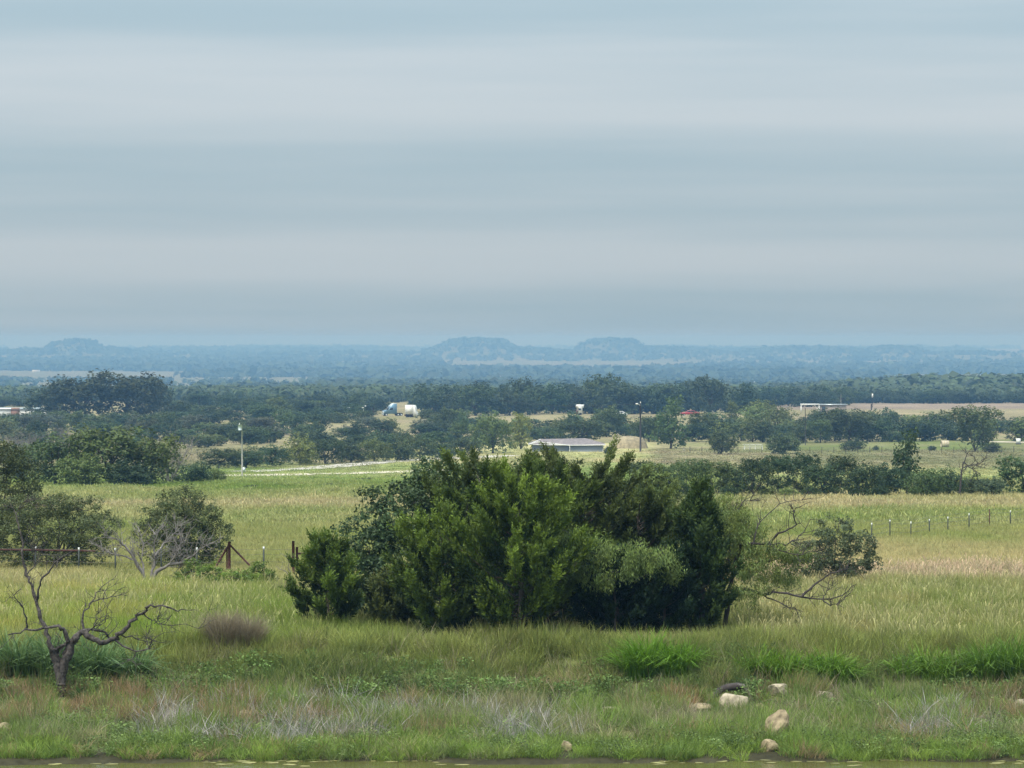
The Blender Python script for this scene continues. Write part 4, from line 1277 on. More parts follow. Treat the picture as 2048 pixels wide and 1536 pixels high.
t2 = at(715, D=1120)
pr = thing('pipe_rack', 'pale low pipe rack showing over the scrub left of the truck', 'rack', t2)
mb = MB(); mb.tube([(-3.2, 0, 2.6), (2.0, 0, 2.55)], .16, 6); mb.build('top_bar', M_WHITE, pr)
for xx in (-3.2, -.6, 2.0):
    mb = MB(); mb.tube([(xx, 0, -.2), (xx, 0, 2.6)], .12, 6); mb.build('upright', M_STEEL, pr)
mb = MB(); mb.box((2.6, .2, 3.1), (.45, .3, .4)); mb.build('lamp_head', M_WHITE, pr)

t3 = at(1160, D=1150)
cp = thing('camper', 'small white camper with overhanging roof front against the dark ridge oaks', 'camper', t3 + (0, 0, 0), R(12))
mb = MB(); mb.prism([(-.9, .5), (-.9, 2.5), (-1.35, 2.6), (-1.1, 3.5), (1.2, 3.5), (1.0, 2.5), (.6, 2.4), (.6, .5)], 2.2); mb.build('body', M_WHITE, cp)
mb = MB(); mb.box((-.3, -1.12, 1.9), (.8, .06, .6)); mb.build('window', M_GLASS, cp)
mb = MB(); mb.box((-1.0, 0, .9), (.3, 2.0, .9)); mb.build('tail_panel', plain('dull_red', (.3, .06, .05), .5), cp)
for s_ in (-1, 1):
    mb = MB(); mb.tube([(0, s_ * .85, .35), (0, s_ * 1.12, .35)], .36, 12); mb.build('wheel', M_TYRE, cp)


def car(name, label, px, D, paint, rz, L=4.4, H=1.45):
    o = thing(name, label, 'car', at(px, D=D), rz)
    a = L / 4.4; h = H / 1.45
    mb = MB(); mb.prism([(-2.2 * a, .35 * h), (-2.2 * a, .75 * h), (-1.9 * a, .9 * h), (-1.0 * a, .98 * h), (1.5 * a, .98 * h), (2.1 * a, .9 * h), (2.2 * a, .6 * h), (2.15 * a, .35 * h)], 1.75); body = mb.build('body', paint, o)
    mb = MB(); mb.prism([(-1.05 * a, .95 * h), (-.45 * a, 1.42 * h), (.75 * a, 1.45 * h), (1.6 * a, .97 * h)], 1.5); mb.build('cabin', paint, o)
    mb = MB(); mb.prism([(-.9 * a, 1.0 * h), (-.4 * a, 1.36 * h), (.1 * a, 1.38 * h), (.1 * a, 1.0 * h)], 1.56); mb.build('window', M_GLASS, o)
    mb = MB(); mb.prism([(.2 * a, 1.0 * h), (.2 * a, 1.38 * h), (.7 * a, 1.38 * h), (1.3 * a, 1.0 * h)], 1.56); mb.build('window', M_GLASS, o)
    for wx in (-1.4 * a, 1.4 * a):
        for s_ in (-1, 1):
            mb = MB(); mb.tube([(wx, s_ * .7, .33), (wx, s_ * .92, .33)], .34, 12); wh = mb.build('wheel', M_TYRE, o)
            mb = MB(); mb.tube([(wx, s_ * .92, .33), (wx, s_ * .94, .33)], .2, 10); mb.build('rim', M_STEEL, wh)
    for s_ in (-1, 1):
        mb = MB(); mb.box((-2.2 * a, s_ * .65, .68 * h), (.08, .3, .16)); mb.build('headlight', M_WHITE, o)


car('parked_car', 'red car parked on the tan slope before the ridge oaks', 1380, 1125, plain('red_paint', (.36, .05, .06), .35), R(6), 6.4, 1.75)
car('parked_car', 'white car partly hidden by scrub left of the utility pole top', 1240, 1125, M_WHITE, R(-5), 5.0, 1.6)

# long white shed on the left
w0 = at(20, D=1090)
sh = thing('long_shed', 'long low white shed with a reddish middle section at the left edge', 'shed', w0)
mb = MB(); mb.box((-5.5, 0, 1.1), (12, 5, 3.2)); mb.build('wall', M_WHITE, sh)
mb = MB(); mb.box((2.0, 0, 1.3), (2.6, 5.2, 3.7)); mb.build('middle_section', plain('red_brown_siding', (.28, .16, .12), .8), sh)
mb = MB(); mb.box((8.4, 0, 1.1), (10, 5, 3.1)); mb.build('wall', M_WHITE, sh)
mb = MB(); mb.prism([(-2.9, 2.7), (0, 3.25), (2.9, 2.7)], 25, (1, 0, 0), 'x'); mb.build('roof', M_STEEL, sh)

# flat brown shed and white frame on the right ridge
b0 = at(1665, D=1230)
bs = thing('flat_shed', 'brown flat-roofed shed behind trees at the left end of the ploughed field', 'shed', b0)
mb = MB(); mb.box((0, 0, 1.2), (9.5, 5, 3.0)); mb.build('wall', plain('brown_siding', (.36, .31, .27), .85), bs)
mb = MB(); mb.box((0, 0, 2.85), (10.4, 6, .28)); mb.build('roof', M_STEEL, bs)
mb = MB(); mb.box((-3.4, -2.52, 1.0), (1.2, .08, 2.2)); mb.build('door', M_GLASS, bs)
f0 = at(1620, D=1225)
wf = thing('carport_frame', 'white open carport frame left of the brown shed', 'carport', f0)
mb = MB(); mb.box((0, 0, 2.95), (6.8, 3, .42)); mb.build('roof', M_WHITE, wf)
for xx in (-3.2, 3.2):
    for yy in (-1.3, 1.3):
        mb = MB(); mb.box((xx, yy, 1.2), (.22, .22, 3.2)); mb.build('upright', M_WHITE, wf)
mb = MB(); mb.tube([(1.6, -1.3, 2.7), (2.6, -1.3, 1.2)], .12, 5); mb.build('brace', M_WHITE, wf)

# white pen, hay bale, far box
g0 = at(1508, D=722)
pen = thing('livestock_pen', 'white pipe livestock pen between the round tree and the dome-shaped bush', 'pen', g0)
for xx in (-2.0, -.9, .3, 1.8):
    mb = MB(); mb.tube([(xx, 0, -.1), (xx, 0, 1.15)], .06, 5); mb.build('upright', M_WHITE, pen)
for zz in (.35, .75, 1.1):
    mb = MB(); mb.tube([(-2.4, 0, zz), (1.8, 0, zz)], .045, 5); mb.build('rail', M_WHITE, pen)
hb = at(1890, D=745)
bale = thing('hay_bale', 'pale round hay bale left of the shade tree', 'hay bale', hb, R(8))
mb = MB(); mb.tube([(-.85, 0, .68), (-.8, 0, .68), (.8, 0, .68), (.85, 0, .68)], (.66, .74, .74, .66), 22); mb.build('straw_roll', plain('straw', (.52, .44, .30), .95, var=.2, scale=5, bump=.4), bale, True)
for xx in (-.5, 0, .5):
    mb = MB(); mb.tube([(xx - .04, 0, .68), (xx + .04, 0, .68)], .748, 22); mb.build('net_wrap', plain('net_wrap', (.62, .58, .46), .7), bale, True)
bx0 = at(2037, D=770)
wb = thing('white_tank', 'small white box tank on the driveway at the right edge', 'tank', bx0)
mb = MB(); mb.box((0, 0, .75), (.9, .9, 1.1)); mb.build('body', M_WHITE, wb)
mb = MB(); mb.box((0, 0, .1), (1.1, 1.1, .2)); mb.build('base', M_POLE, wb)

# far buildings on the plain: small pale roofs
for k, (px, D, w, lab) in enumerate([(672, 8940, 22, 'tiny white roof right of the paler pair on the far plain'), (640, 8940, 13, 'tiny white roof at the left of the far white pair'), (648, 6990, 13, 'tiny white shed among blue woods left of centre'),
                                     (992, 5500, 19, 'tiny long white shed among blue woods above the centre'), (1500, 4260, 19, 'tiny pale shed roof just past the right ridge'), (72, 7060, 15, 'tiny pale building on the far plain at the left'),
                                     (1855, 2350, 9, 'tiny white roof in the woods at the upper right'), (2020, 1950, 5, 'tiny white shed in the woods near the right edge')]):
    p = at(px, D=D)
    o = thing('distant_building', lab, 'building', p, R(5 * k))
    hh = max(3.5, w * .22)
    mb = MB(); mb.box((0, 0, hh * .4), (w, w * .5, hh)); mb.build('wall', M_WHITE, o)
    mb = MB(); mb.prism([(-w * .28, hh * .9), (0, hh * 1.35), (w * .28, hh * .9)], w * 1.04, (0, 0, 0), 'x'); mb.build('roof', M_WHITE, o)

# ------------------------------------------------------------------ rocks and log on the bank
M_ROCK = plain('limestone', (0.31, 0.245, 0.150), .95, var=.55, scale=2.2, bump=.7)
M_ROCKP = plain('pale_limestone', (0.36, 0.305, 0.215), .95, var=.5, scale=2.2, bump=.7)
EXCL = []          # places kept free of scattered grass: x, y, rx, ry


def rock(label, px, py, w, h, seed, mat=None, tilt=0.0, sink=0.25, d=0.8):
    D = dist_of_row(py)
    p = at(px, D=D); s = D / F
    import bmesh
    bm = bmesh.new()
    bmesh.ops.create_icosphere(bm, subdivisions=3, radius=1)
    g = np.random.default_rng(seed)
    k = g.normal(size=(9, 3)); k /= np.linalg.norm(k, axis=1, keepdims=True)
    off = g.uniform(.5, .85, 9)
    for v in bm.verts:
        c = np.array(v.co)
        for n_, o_ in zip(k, off):           # planes chop the ball into a blocky stone
            e = c @ n_ - o_
            if e > 0: c = c - n_ * e * .97
        c *= 1 + .025 * g.normal()
        v.co = c
    me = bpy.data.meshes.new('rock'); bm.to_mesh(me); bm.free()
    o = link('rock', me, mat or M_ROCK, label=label, category='rock', group='limestone rocks on the pond bank')
    W, H = w * s, h * s
    EXCL.append((p[0], p[1] - max(W, .5) * .9, max(W * .6, .28), max(W, .6) * 1.3))
    o.scale = (W * .60, W * .55 * d, H * .66)
    o.rotation_euler = (0, tilt, g.uniform(-.3, .3))
    o.location = p + (0, 0, H * (.62 - sink))
    return o


rock('largest pale limestone rock, under the dark arched log', 1467, 1424, 60, 44, 1, M_ROCKP, -.25)
rock('flat yellowish rock just left of the largest rock', 1397, 1420, 50, 17, 2)
rock('pale lumpy rock up the bank right of the largest rock', 1558, 1402, 42, 28, 3, M_ROCKP)
rock('greyish rock half in grass right of the pale lumpy rock', 1648, 1405, 34, 22, 4, M_ROCKP)
rock('tall leaning tan rock standing in the lower grass near the water', 1550, 1480, 42, 60, 5, None, .5)
rock('squat tan rock at the foot of the tall leaning rock', 1538, 1504, 34, 24, 6)
rock('long flat pale slab lying in grass left of the yellowish rock', 1218, 1422, 52, 13, 7, M_ROCKP)
rock('small tan rock at the waterline near the centre', 1132, 1504, 24, 24, 8)
rock('lone pale yellow rock in brown grass left of the grey brush', 487, 1448, 32, 22, 9)
rock('pale rock cut by the left edge of the view', 6, 1470, 30, 20, 10)
rock('small round stone below the greyish rock', 1690, 1430, 18, 12, 11)
rock('pale stone in grass right of the small round stone', 1742, 1410, 26, 14, 12, M_ROCKP)
rock('pebbly stone just right of the largest rock', 1524, 1418, 20, 12, 13)
rock('small pale stone in grey brush left of the centre', 884, 1440, 16, 10, 14, M_ROCKP)
rock('small pale stone higher on the bank among grey brush', 738, 1427, 14, 10, 15)
rock('pale stone cut by the right edge of the view', 2042, 1418, 20, 16, 16, M_ROCKP)
rock('small buried stone left of the long flat slab', 1100, 1424, 18, 14, 17)
rock('small pale stone on the bank towards the right edge', 1945, 1420, 16, 9, 18, M_ROCKP)
lg = thing('fallen_log', 'dark curved fallen log arching over the largest rock', 'log', at(1465, D=92.4))
s = 92.4 / F
mb = MB(); mb.tube(np.array([(-38, 0, -4), (-28, 0, 12), (-10, 0, 20), (12, 0, 23), (24, 0, 22)]) * s, (.05, .1, .11, .1, .07), 8); mb.build('trunk', M_DEADDARK, lg, True)
mb = MB(); mb.tube(np.array([(10, -3, 25), (22, -4, 24), (29, -4, 14), (31, -4, 0)]) * s, (.05, .05, .04, .03), 6); mb.build('branch', M_GREYTWIG, lg, True)


# ------------------------------------------------------------------ grass
def blades(n, h, spread, width, lean, seed, seg=3, tipcol=None, basecol=(1, 1, 1), hvar=.45, seedhead=0.0, curl=1.0):
    """a tuft of curved tapering blades round the origin"""
    g = np.random.default_rng(seed)
    a = g.random(n) * 2 * math.pi; r = spread * np.sqrt(g.random(n))
    x0 = np.cos(a) * r; y0 = np.sin(a) * r
    H = h * (1 - hvar + 2 * hvar * g.random(n) * .75)
    da = a + g.normal(0, .9, n)
    ln = lean * H * g.uniform(.2, 1.4, n)
    t = np.linspace(0, 1, seg + 1)
    px = x0[:, None] + np.cos(da)[:, None] * ln[:, None] * t[None] ** 2
    py = y0[:, None] + np.sin(da)[:, None] * ln[:, None] * t[None] ** 2
    pz = H[:, None] * (t[None] - curl * .28 * (ln / H)[:, None] * t[None] ** 3) - .04
    fa = g.random(n) * math.pi
    wv = width * g.uniform(.6, 1.3, n)
    prof = np.array([.7, 1.0, .75, .12]) if seg == 3 else np.linspace(1, .1, seg + 1)
    if seedhead:
        prof = np.array([.35, .3, .35, 1.0])
    wx = np.cos(fa)[:, None] * wv[:, None] * prof[None] * .5; wy = np.sin(fa)[:, None] * wv[:, None] * prof[None] * .5
    L = np.stack([px - wx, py - wy, pz], -1); Rr = np.stack([px + wx, py + wy, pz], -1)
    V = np.stack([L, Rr], 2).reshape(n, -1, 3)
    k = 2 * (seg + 1)
    f = np.concatenate([np.stack([np.arange(n) * k + 2 * q, np.arange(n) * k + 2 * q + 1, np.arange(n) * k + 2 * q + 3, np.arange(n) * k + 2 * q + 2], 1) for q in range(seg)])
    b = np.array(basecol); tc = np.array(tipcol if tipcol is not None else basecol)
    c = b[None, None] * (1 - t[None, :, None] ** 2) + tc[None, None] * t[None, :, None] ** 2
    c = np.repeat(c * g.uniform(.75, 1.25, (n, 1, 1)), 2, 1)
    c = np.broadcast_to(c, (n, k, 3))
    return V.reshape(-1, 3), f, c.reshape(-1, 3)


def join(parts):
    V = []; Fs = []; C = []; o = 0
    for v, f, c in parts:
        V.append(v); Fs.append(f + o); C.append(c); o += len(v)
    return np.concatenate(V), np.concatenate(Fs), np.concatenate(C)


def tuft_source(name, *parts):
    V, f, c = join(parts)
    me = mesh_np(name, V, [f], c)
    me.materials.append(M_GRASS)
    return bpy.data.objects.new(name, me)          # only a source for the scattered grass, never linked to the scene


def scatter_nodes(name, sources):
    ng = bpy.data.node_groups.new(name, 'GeometryNodeTree')
    ng.interface.new_socket('Geometry', in_out='INPUT', socket_type='NodeSocketGeometry')
    ng.interface.new_socket('Geometry', in_out='OUTPUT', socket_type='NodeSocketGeometry')
    N, L = ng.nodes, ng.links
    gi = N.new('NodeGroupInput'); go = N.new('NodeGroupOutput')
    jn = N.new('GeometryNodeJoinGeometry')
    for s_ in sources:
        oi = N.new('GeometryNodeObjectInfo'); oi.inputs['Object'].default_value = s_; oi.inputs['As Instance'].default_value = False
        gt = N.new('GeometryNodeGeometryToInstance')
        L.new(oi.outputs['Geometry'], gt.inputs[0]); L.new(gt.outputs[0], jn.inputs[0])
    ip = N.new('GeometryNodeInstanceOnPoints')
    L.new(gi.outputs[0], ip.inputs['Points']); L.new(jn.outputs[0], ip.inputs['Instance'])
    ip.inputs['Pick Instance'].default_value = True
    def attr(nm, typ):
        a = N.new('GeometryNodeInputNamedAttribute'); a.data_type = typ; a.inputs['Name'].default_value = nm
        return a.outputs['Attribute']
    L.new(attr('pick', 'INT'), ip.inputs['Instance Index'])
    L.new(attr('rot', 'FLOAT_VECTOR'), ip.inputs['Rotation'])
    L.new(attr('scl', 'FLOAT_VECTOR'), ip.inputs['Scale'])
    L.new(ip.outputs[0], go.inputs[0])
    return ng


def grass_patch(name, label, sources, x, y, hs, ws, tint, seed, tilt=.12, category='grass'):
    g = np.random.default_rng(seed)
    k = np.ones(len(x), bool)
    for ex, ey, rx, ry in EXCL:
        k &= ((x - ex) / rx) ** 2 + ((y - ey) / ry) ** 2 > 1
    x, y, hs, ws, tint = x[k], y[k], hs[k], ws[k], tint[k]
    n = len(x)
    z = ground_z(x, y)
    me = bpy.data.meshes.new(name)
    me.vertices.add(n)
    me.vertices.foreach_set('co', np.stack([x, y, z], 1).astype(np.float32).ravel())
    a = me.attributes.new('pick', 'INT', 'POINT'); a.data.foreach_set('value', g.integers(0, len(sources), n).astype(np.int32))
    a = me.attributes.new('rot', 'FLOAT_VECTOR', 'POINT'); a.data.foreach_set('vector', np.stack([g.normal(0, tilt, n), g.normal(0, tilt, n), g.random(n) * 6.28], 1).astype(np.float32).ravel())
    a = me.attributes.new('scl', 'FLOAT_VECTOR', 'POINT'); a.data.foreach_set('vector', np.stack([ws, ws, hs], 1).astype(np.float32).ravel())
    c = np.ones((n, 4), np.float32); c[:, :3] = tint
    a = me.attributes.new('tint', 'FLOAT_COLOR', 'POINT'); a.data.foreach_set('color', c.ravel())
    o = link(name, me, M_GRASS, kind='stuff', label=label, category=category)
    md = o.modifiers.new('scatter', 'NODES')
    md.node_group = scatter_nodes(name + '_nodes', sources)
    return o


SRC_FINE = [tuft_source('fine_tuft', blades(46, .8, .26, .013, .45, 900 + k, tipcol=(1.15, 1.1, 1.0))) for k in range(4)]
SRC_SEED = [tuft_source('seed_tuft', blades(34, .75, .26, .013, .4, 910 + k), blades(12, 1.05, .24, .020, .25, 920 + k, tipcol=(1.9, 1.6, 1.9), seedhead=1)) for k in range(3)]
SRC_SHORT = [tuft_source('short_tuft', blades(40, .42, .34, .020, .5, 930 + k, tipcol=(1.15, 1.1, 1.0))) for k in range(3)]
SRC_FAR = [tuft_source('far_tuft', blades(30, .40, .9, .05, .5, 940 + k)) for k in range(3)]


def weed_part(seed, n=70, h=.5, sp=.22, leaf=.07):
    g = np.random.default_rng(seed)
    P = np.stack([g.normal(0, sp * .6, n), g.normal(0, sp * .6, n), h * g.random(n) ** .7], 1)
    Nn = g.normal(size=(n, 3)) + (0, 0, .8); Nn /= np.linalg.norm(Nn, axis=1, keepdims=True)
    global rng
    keep = rng; rng = g
    V, f = leaf_quads(P, Nn, leaf * g.uniform(.6, 1.4, n), leaf * .5 * g.uniform(.6, 1.4, n))
    rng = keep
    return V, f, np.repeat(g.uniform(.7, 1.3, (n, 1)) * np.ones(3), 4, 0)


SRC_WEED = [tuft_source('weed_tuft', weed_part(950 + k), blades(10, .5, .12, .012, .3, 955 + k)) for k in range(3)]
SRC_TWIG = [tuft_source('twig_tuft', blades(20, .6, .22, .014, .8, 960 + k, curl=.2, hvar=.6), blades(14, .42, .3, .011, 1.5, 966 + k, curl=.1)) for k in range(3)]


def area(n, y0, y1, seed, margin=1.28, cols=None, power=1.0):
    g = np.random.default_rng(seed)
    y = y0 + (y1 - y0) * g.random(n) ** power
    if cols:
        px = g.uniform(cols[0], cols[1], n)
    else:
        px = 1024 + g.uniform(-1, 1, n) * 1024 * margin
    return (px - 1024) / F * y, y, px, g


def tinted(x, y, g, c=None, var=.18):
    b = veg_colour(x, y) if c is None else np.broadcast_to(np.array(c, float), (len(x), 3))
    hue = 1 + (g.random((len(x), 1)) - .5) * 2 * np.array((.16, .08, .10))
    return np.clip(b * hue * np.clip(1 + g.normal(0, var, (len(x), 1)), .45, 1.7), .01, .9)


# tall grass on the top of the bank and back to the fence
x, y, px, g = area(26000, 96.5, 132, 1)
k = fbm(x * .8, y * .5, 91) > .30
x, y, px = x[k], y[k], px[k]
t = tinted(x, y, g, None, .24)
t = np.where((fbm(x * .6, y * .35, 107) > .62)[:, None], t * (1.25, 1.02, 1.2), t)
left = np.clip((700 - px) / 400, 0, 1)[:, None]
t = t * (1 + left * np.array((.10, .16, -.1)))
hs = g.uniform(.5, 1.05, len(x)) * (.5 + .95 * fbm(x * .45, y * .3, 92))
low = np.exp(-((y - 97.5) / 3.0) ** 2) * np.clip((px - 610) / 60, 0, 1) * np.clip((1490 - px) / 60, 0, 1)
hs = hs * (1 - .6 * low)
grass_patch('tall_grass', 'tall yellow-green grass on the bank top around the trees', SRC_FINE, x, y, hs, g.uniform(.8, 1.2, len(x)), t, 1)
x, y, px, g = area(7000, 97, 134, 2)
k = (fbm(x * .35, y * .25, 93) > .50) | ((px > 1480) & (g.random(len(x)) < .6))
x, y, px = x[k], y[k], px[k]
t = tinted(x, y, g) * .6 + np.array((.25, .255, .13)) * .4
hs = g.uniform(.55, .95, len(x)) * (1 - .45 * np.exp(-((y - 97.5) / 3.0) ** 2) * np.clip((px - 610) / 60, 0, 1) * np.clip((1490 - px) / 60, 0, 1))
grass_patch('seeding_grass', 'pale seeding grass stalks scattered through the tall grass', SRC_SEED, x, y, hs, g.uniform(.8, 1.2, len(x)), t, 2)
# brownish pink grass belt right of the clump
x, y, px, g = area(3800, 131, 147, 3)
k = (px > 1420) & (fbm(x * .5, y * .3, 95) > .35)
x, y = x[k], y[k]
grass_patch('tan_brown_grass', 'brownish tan tall grass belt before the right fence', SRC_SEED, x, y, g.uniform(.5, .85, len(x)), g.uniform(.9, 1.3, len(x)), tinted(x, y, g, (.36, .315, .175)), 3)
# the fields
x, y, px, g = area(30000, 131, 205, 4, 1.22)
t = tinted(x, y, g, None, .12)
grass_patch('field_grass', 'yellowish field grass between the two fences', SRC_SHORT, x, y, g.uniform(.7, 1.2, len(x)), g.uniform(1.0, 1.5, len(x)), t, 4)
x, y, px, g = area(26000, 200, 360, 5, 1.2)
t = tinted(x, y, g, None, .10)
grass_patch('far_field_grass', 'mottled green and tan grass of the wide field before the hedgerow', SRC_FAR, x, y, g.uniform(.5, .9, len(x)), g.uniform(.9, 1.4, len(x)), t, 5)
x, y, px, g = area(16000, 360, 720, 6, 1.15)
grass_patch('meadow_grass', 'short green meadow grass beside the gravel track', SRC_FAR, x, y, g.uniform(.3, .6, len(x)), g.uniform(1.2, 1.8, len(x)), tinted(x, y, g, None, .08), 6)

# bank face and lower bank
for ex in [(1312, 93.7, 1.0), (1555, 93.7, .95), (1690, 93.7, .8), (1860, 93.7, 1.1), (2010, 93.7, .8), (205, 93.9, .8), (50, 93.9, .7)]:
    EXCL.append(((ex[0] - 1024) / F * ex[1], ex[1], ex[2], .75))
EXCL.append(((128 - 1024) / F * 92.0, 91.6, .42, 1.2))


def mixed(x, y, g, kinds, scale=.45, seed=0, soft=.12):
    """tufts in drifts: each kind (share, colour) takes its own patches"""
    v = fbm(x * scale, y * scale, 200 + seed) + g.normal(0, soft, len(x))
    r = v.argsort().argsort() / max(1, len(x) - 1)
    c = np.zeros((len(x), 3)); lo = 0
    tot = sum(k_[0] for k_ in kinds)
    for sh_, col in kinds:
        hi = lo + sh_ / tot
        m_ = (r >= lo) & (r <= hi)
        c[m_] = col
        lo = hi
    hue = 1 + (g.random((len(x), 1)) - .5) * 2 * np.array((.16, .08, .12))
    return np.clip(c * hue * np.clip(1 + g.normal(0, .2, (len(x), 1)), .5, 1.6), .01, .9)


x, y, px, g = area(6500, 92.8, 98.2, 7)
t = mixed(x, y, g, [(1.6, (.34, .28, .165)), (3, (.23, .26, .08)), (4, (.185, .245, .06)), (3, (.095, .145, .042)), (2, (.26, .28, .11))], .5, 1)
lip = np.clip((y - 94.6) / 1.2, 0, 1)[:, None]
t = t * (1 - lip * .75) + tinted(x, y, g, (.265, .305, .082), .28) * lip * .75
k = fbm(x * .9, y * .9, 99) > .42 - .15 * lip[:, 0]
x, y, t = x[k], y[k], t[k]
grass_patch('bank_grass', 'mixed grass hanging down the step of the bank', SRC_FINE, x, y, g.uniform(.4, .95, len(x)) * (.6 + .7 * fbm(x * .6, y * .4, 101)), g.uniform(.8, 1.2, len(x)), t, 7, .25)
x, y, px, g = area(1500, 92.3, 95.0, 17)
k = fbm(x * .7, y * .7, 102) > .48
x, y = x[k], y[k]
grass_patch('bank_weeds', 'leafy green weeds on the step of the bank', SRC_WEED, x, y, g.uniform(.6, 1.3, len(x)), g.uniform(.8, 1.5, len(x)), tinted(x, y, g, (.140, .215, .058), .3), 17, category='weeds')
x, y, px, g = area(900, 84.5, 98.5, 18)
grass_patch('bank_stalks', 'dry straw stalks arching out of the bank grass', SRC_TWIG, x, y, g.uniform(.7, 1.25, len(x)), g.uniform(.7, 1.1, len(x)), tinted(x, y, g, (.34, .29, .19), .25), 18, .3)

x, y, px, g = area(6000, 81.75, 93.0, 8)
lf = (px < 520) & (y > 87)
t = mixed(x, y, g, [(1.3, (.30, .23, .12)), (3, (.155, .235, .050)), (4, (.190, .275, .055)), (2, (.21, .26, .095)), (1, (.28, .27, .14))], .4, 2)
t = np.where((lf & (g.random(len(x)) < .6))[:, None], tinted(x, y, g, (.29, .205, .11), .22), t)
k = fbm(x * .8, y * .8, 103) > .40
x, y, t = x[k], y[k], t[k]
hs = g.uniform(.3, .95, len(x)) * np.clip(.55 + (y - 82) * .10, .55, 1) * (.6 + .8 * fbm(x * .5, y * .5, 104))
grass_patch('shore_grass', 'mixed green and brown grass on the lower bank by the water', SRC_FINE, x, y, hs, g.uniform(.7, 1.1, len(x)), t, 8, .2)
x, y, px, g = area(3000, 81.9, 94.5, 9)
k = fbm(x * .45, y * .45, 98) > .46
x, y = x[k], y[k]
grass_patch('shore_weeds', 'small leafy green weeds among the shore grass', SRC_WEED, x, y, g.uniform(.3, .9, len(x)), g.uniform(.7, 1.3, len(x)), tinted(x, y, g, (.155, .215, .065), .3), 9, category='weeds')
x, y, px, g = area(1100, 81.75, 84.6, 10)
k = fbm(x * .6, y * .6, 105) > .38
x, y = x[k], y[k]
grass_patch('waterline_grass', 'bright green grass fringe along the waterline', SRC_FINE, x, y, g.uniform(.2, .5, len(x)), g.uniform(.6, 1.0, len(x)), tinted(x, y, g, (.200, .290, .050), .25), 10)
# grey dead brush
x, y, px, g = area(2400, 84.0, 90.8, 11)
pz = np.exp(-((px - 620) / 190) ** 2) * .75 + .5 * np.exp(-((px - 990) / 50) ** 2) + .45 * np.exp(-((px - 1870) / 80) ** 2) + .3 * np.exp(-((px - 330) / 60) ** 2) + .3 * np.exp(-((px - 1100) / 50) ** 2)
k = g.random(len(x)) < pz * (fbm(x * .9, y * .7, 106) > .42)
x, y = x[k], y[k]
grass_patch('grey_brush', 'dead grey brush matted along the lower bank', SRC_TWIG, x, y, g.uniform(.55, 1.15, len(x)), g.uniform(.8, 1.5, len(x)), tinted(x, y, g, (.40, .365, .335), .25), 11, .35, 'brush')
x, y, px, g = area(500, 90.5, 92.6, 12, cols=(1310, 1440))
k = g.random(len(x)) < np.exp(-((px - 1362) / 26) ** 2) * .45
x, y = x[k], y[k]
grass_patch('rusty_grass', 'rusty orange dry grass left of the largest rock', SRC_FINE, x, y, g.uniform(.3, .6, len(x)), g.uniform(.6, .9, len(x)), tinted(x, y, g, (.36, .21, .11), .2), 12)


def tussock(label, px, D, w, h, color, n, seed, width=.022, lean=1.0, name='grass_tussock', group=None, tip=(1.25, 1.2, .9), mounds=7, cat='grass clump', curl=1.9):
    """one big clump of arching grass blades"""
    p = at(px, D=D)
    g = np.random.default_rng(seed)
    parts = []
    for k in range(mounds):
        v, f, c = blades(n // mounds, h * g.uniform(.75, 1.05), w * .16, width, lean, seed * 10 + k, basecol=color, tipcol=np.array(color) * tip, curl=curl)
        ox = (g.random() - .5) * w * .75; oy = (g.random() - .5) * w * .35
        v = v + (ox, oy, float(ground_z(p[0] + ox, p[1] + oy)) - p[2])
        parts.append((v, f, c))
    V, f, c = join(parts)
    o = link(name, mesh_np(name, V, [f], np.clip(c, .005, 1)), M_CLUMP, label=label, category=cat, group=group)
    o.location = p
    return o


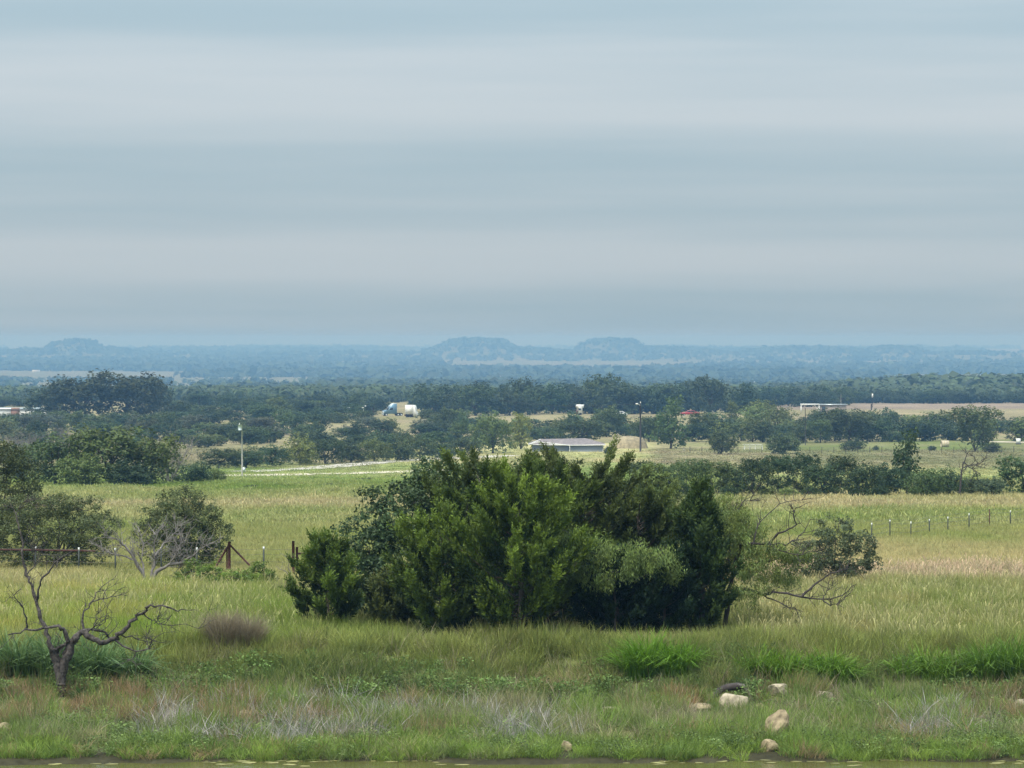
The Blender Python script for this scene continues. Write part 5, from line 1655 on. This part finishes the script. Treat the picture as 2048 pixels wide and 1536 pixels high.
GT = 'bright green grass tussocks along the bank lip'
tussock('biggest bright green grass tussock, at the bank lip below the narrow dark juniper', 1312, 94.3, 2.2, 1.35, (.125, .245, .020), 1210, 1, .032, .95, group=GT)
tussock('bright green tussock in the middle of the bank lip, second from the biggest', 1555, 94.3, 2.2, 1.05, (.130, .235, .022), 880, 2, .032, 1.0, group=GT)
tussock('bright green tussock right beside the middle one on the bank lip', 1690, 94.3, 1.9, 1.1, (.125, .230, .022), 825, 3, .032, 1.0, group=GT)
tussock('wide low bright green tussock towards the right of the bank lip', 1860, 94.3, 2.6, 1.0, (.130, .230, .026), 935, 4, .032, 1.0, group=GT)
tussock('tall green tussock at the right edge of the view', 2010, 94.3, 1.8, 1.35, (.110, .205, .026), 825, 5, .032, .9, group=GT)
GJ = 'broad-bladed reed grass round the dead tree'
tussock('broad-bladed light green reed grass right of the dead tree trunk', 205, 94.6, 2.2, 1.55, (.125, .205, .065), 800, 6, .045, .85, 'reed_grass', GJ, (1.5, 1.4, 1.6))
tussock('broad-bladed reed grass left of the dead tree trunk', 50, 94.6, 2.0, 1.45, (.115, .190, .060), 750, 7, .045, .85, 'reed_grass', GJ, (1.5, 1.4, 1.6))
tussock('low dark green reed grass at the foot of the dead tree', 190, 92.4, 1.5, .6, (.075, .130, .034), 600, 8, .034, .9, 'reed_grass', GJ, (1.3, 1.3, 1.1))
tussock('bright green low grass in the lower left corner below the dead tree', 45, 90.6, 1.8, .7, (.095, .175, .030), 900, 9, .026, .9, 'reed_grass', GJ)
tussock('fluffy purplish brown grass bush on the left bank top', 468, 96.6, 1.7, 1.25, (.27, .235, .15), 4200, 10, .011, .6, 'fluffy_grass', None, (1.15, 1.05, 1.1), 12)
tussock('dull brown fluffy grass bush in front of the small left juniper', 575, 121.0, 1.9, 1.05, (.25, .215, .15), 1700, 11, .012, .5, 'fluffy_grass', None, (1.2, 1.1, 1.1), 9)

# ------------------------------------------------------------------ the air
hz = MB(); hz.box((0, 9500, -38.0), (34000, 21800, 93))
m = bpy.data.materials.new('haze_air'); m.use_nodes = True
nt = m.node_tree; nt.nodes.clear()
o_ = nt.nodes.new('ShaderNodeOutputMaterial'); pv = nt.nodes.new('ShaderNodeVolumePrincipled')
pv.inputs['Color'].default_value = (0.225, 0.455, 0.750, 1)
pv.inputs['Absorption Color'].default_value = (0.485, 0.303, 0.000, 1)     # blue light is scattered out sooner than red
pv.inputs['Density'].default_value = 1.9e-4
pv.inputs['Anisotropy'].default_value = 0.0
nt.links.new(pv.outputs[0], o_.inputs['Volume'])
hz.build('haze', m, kind='stuff', label='pale blue haze over the plain', category='haze')
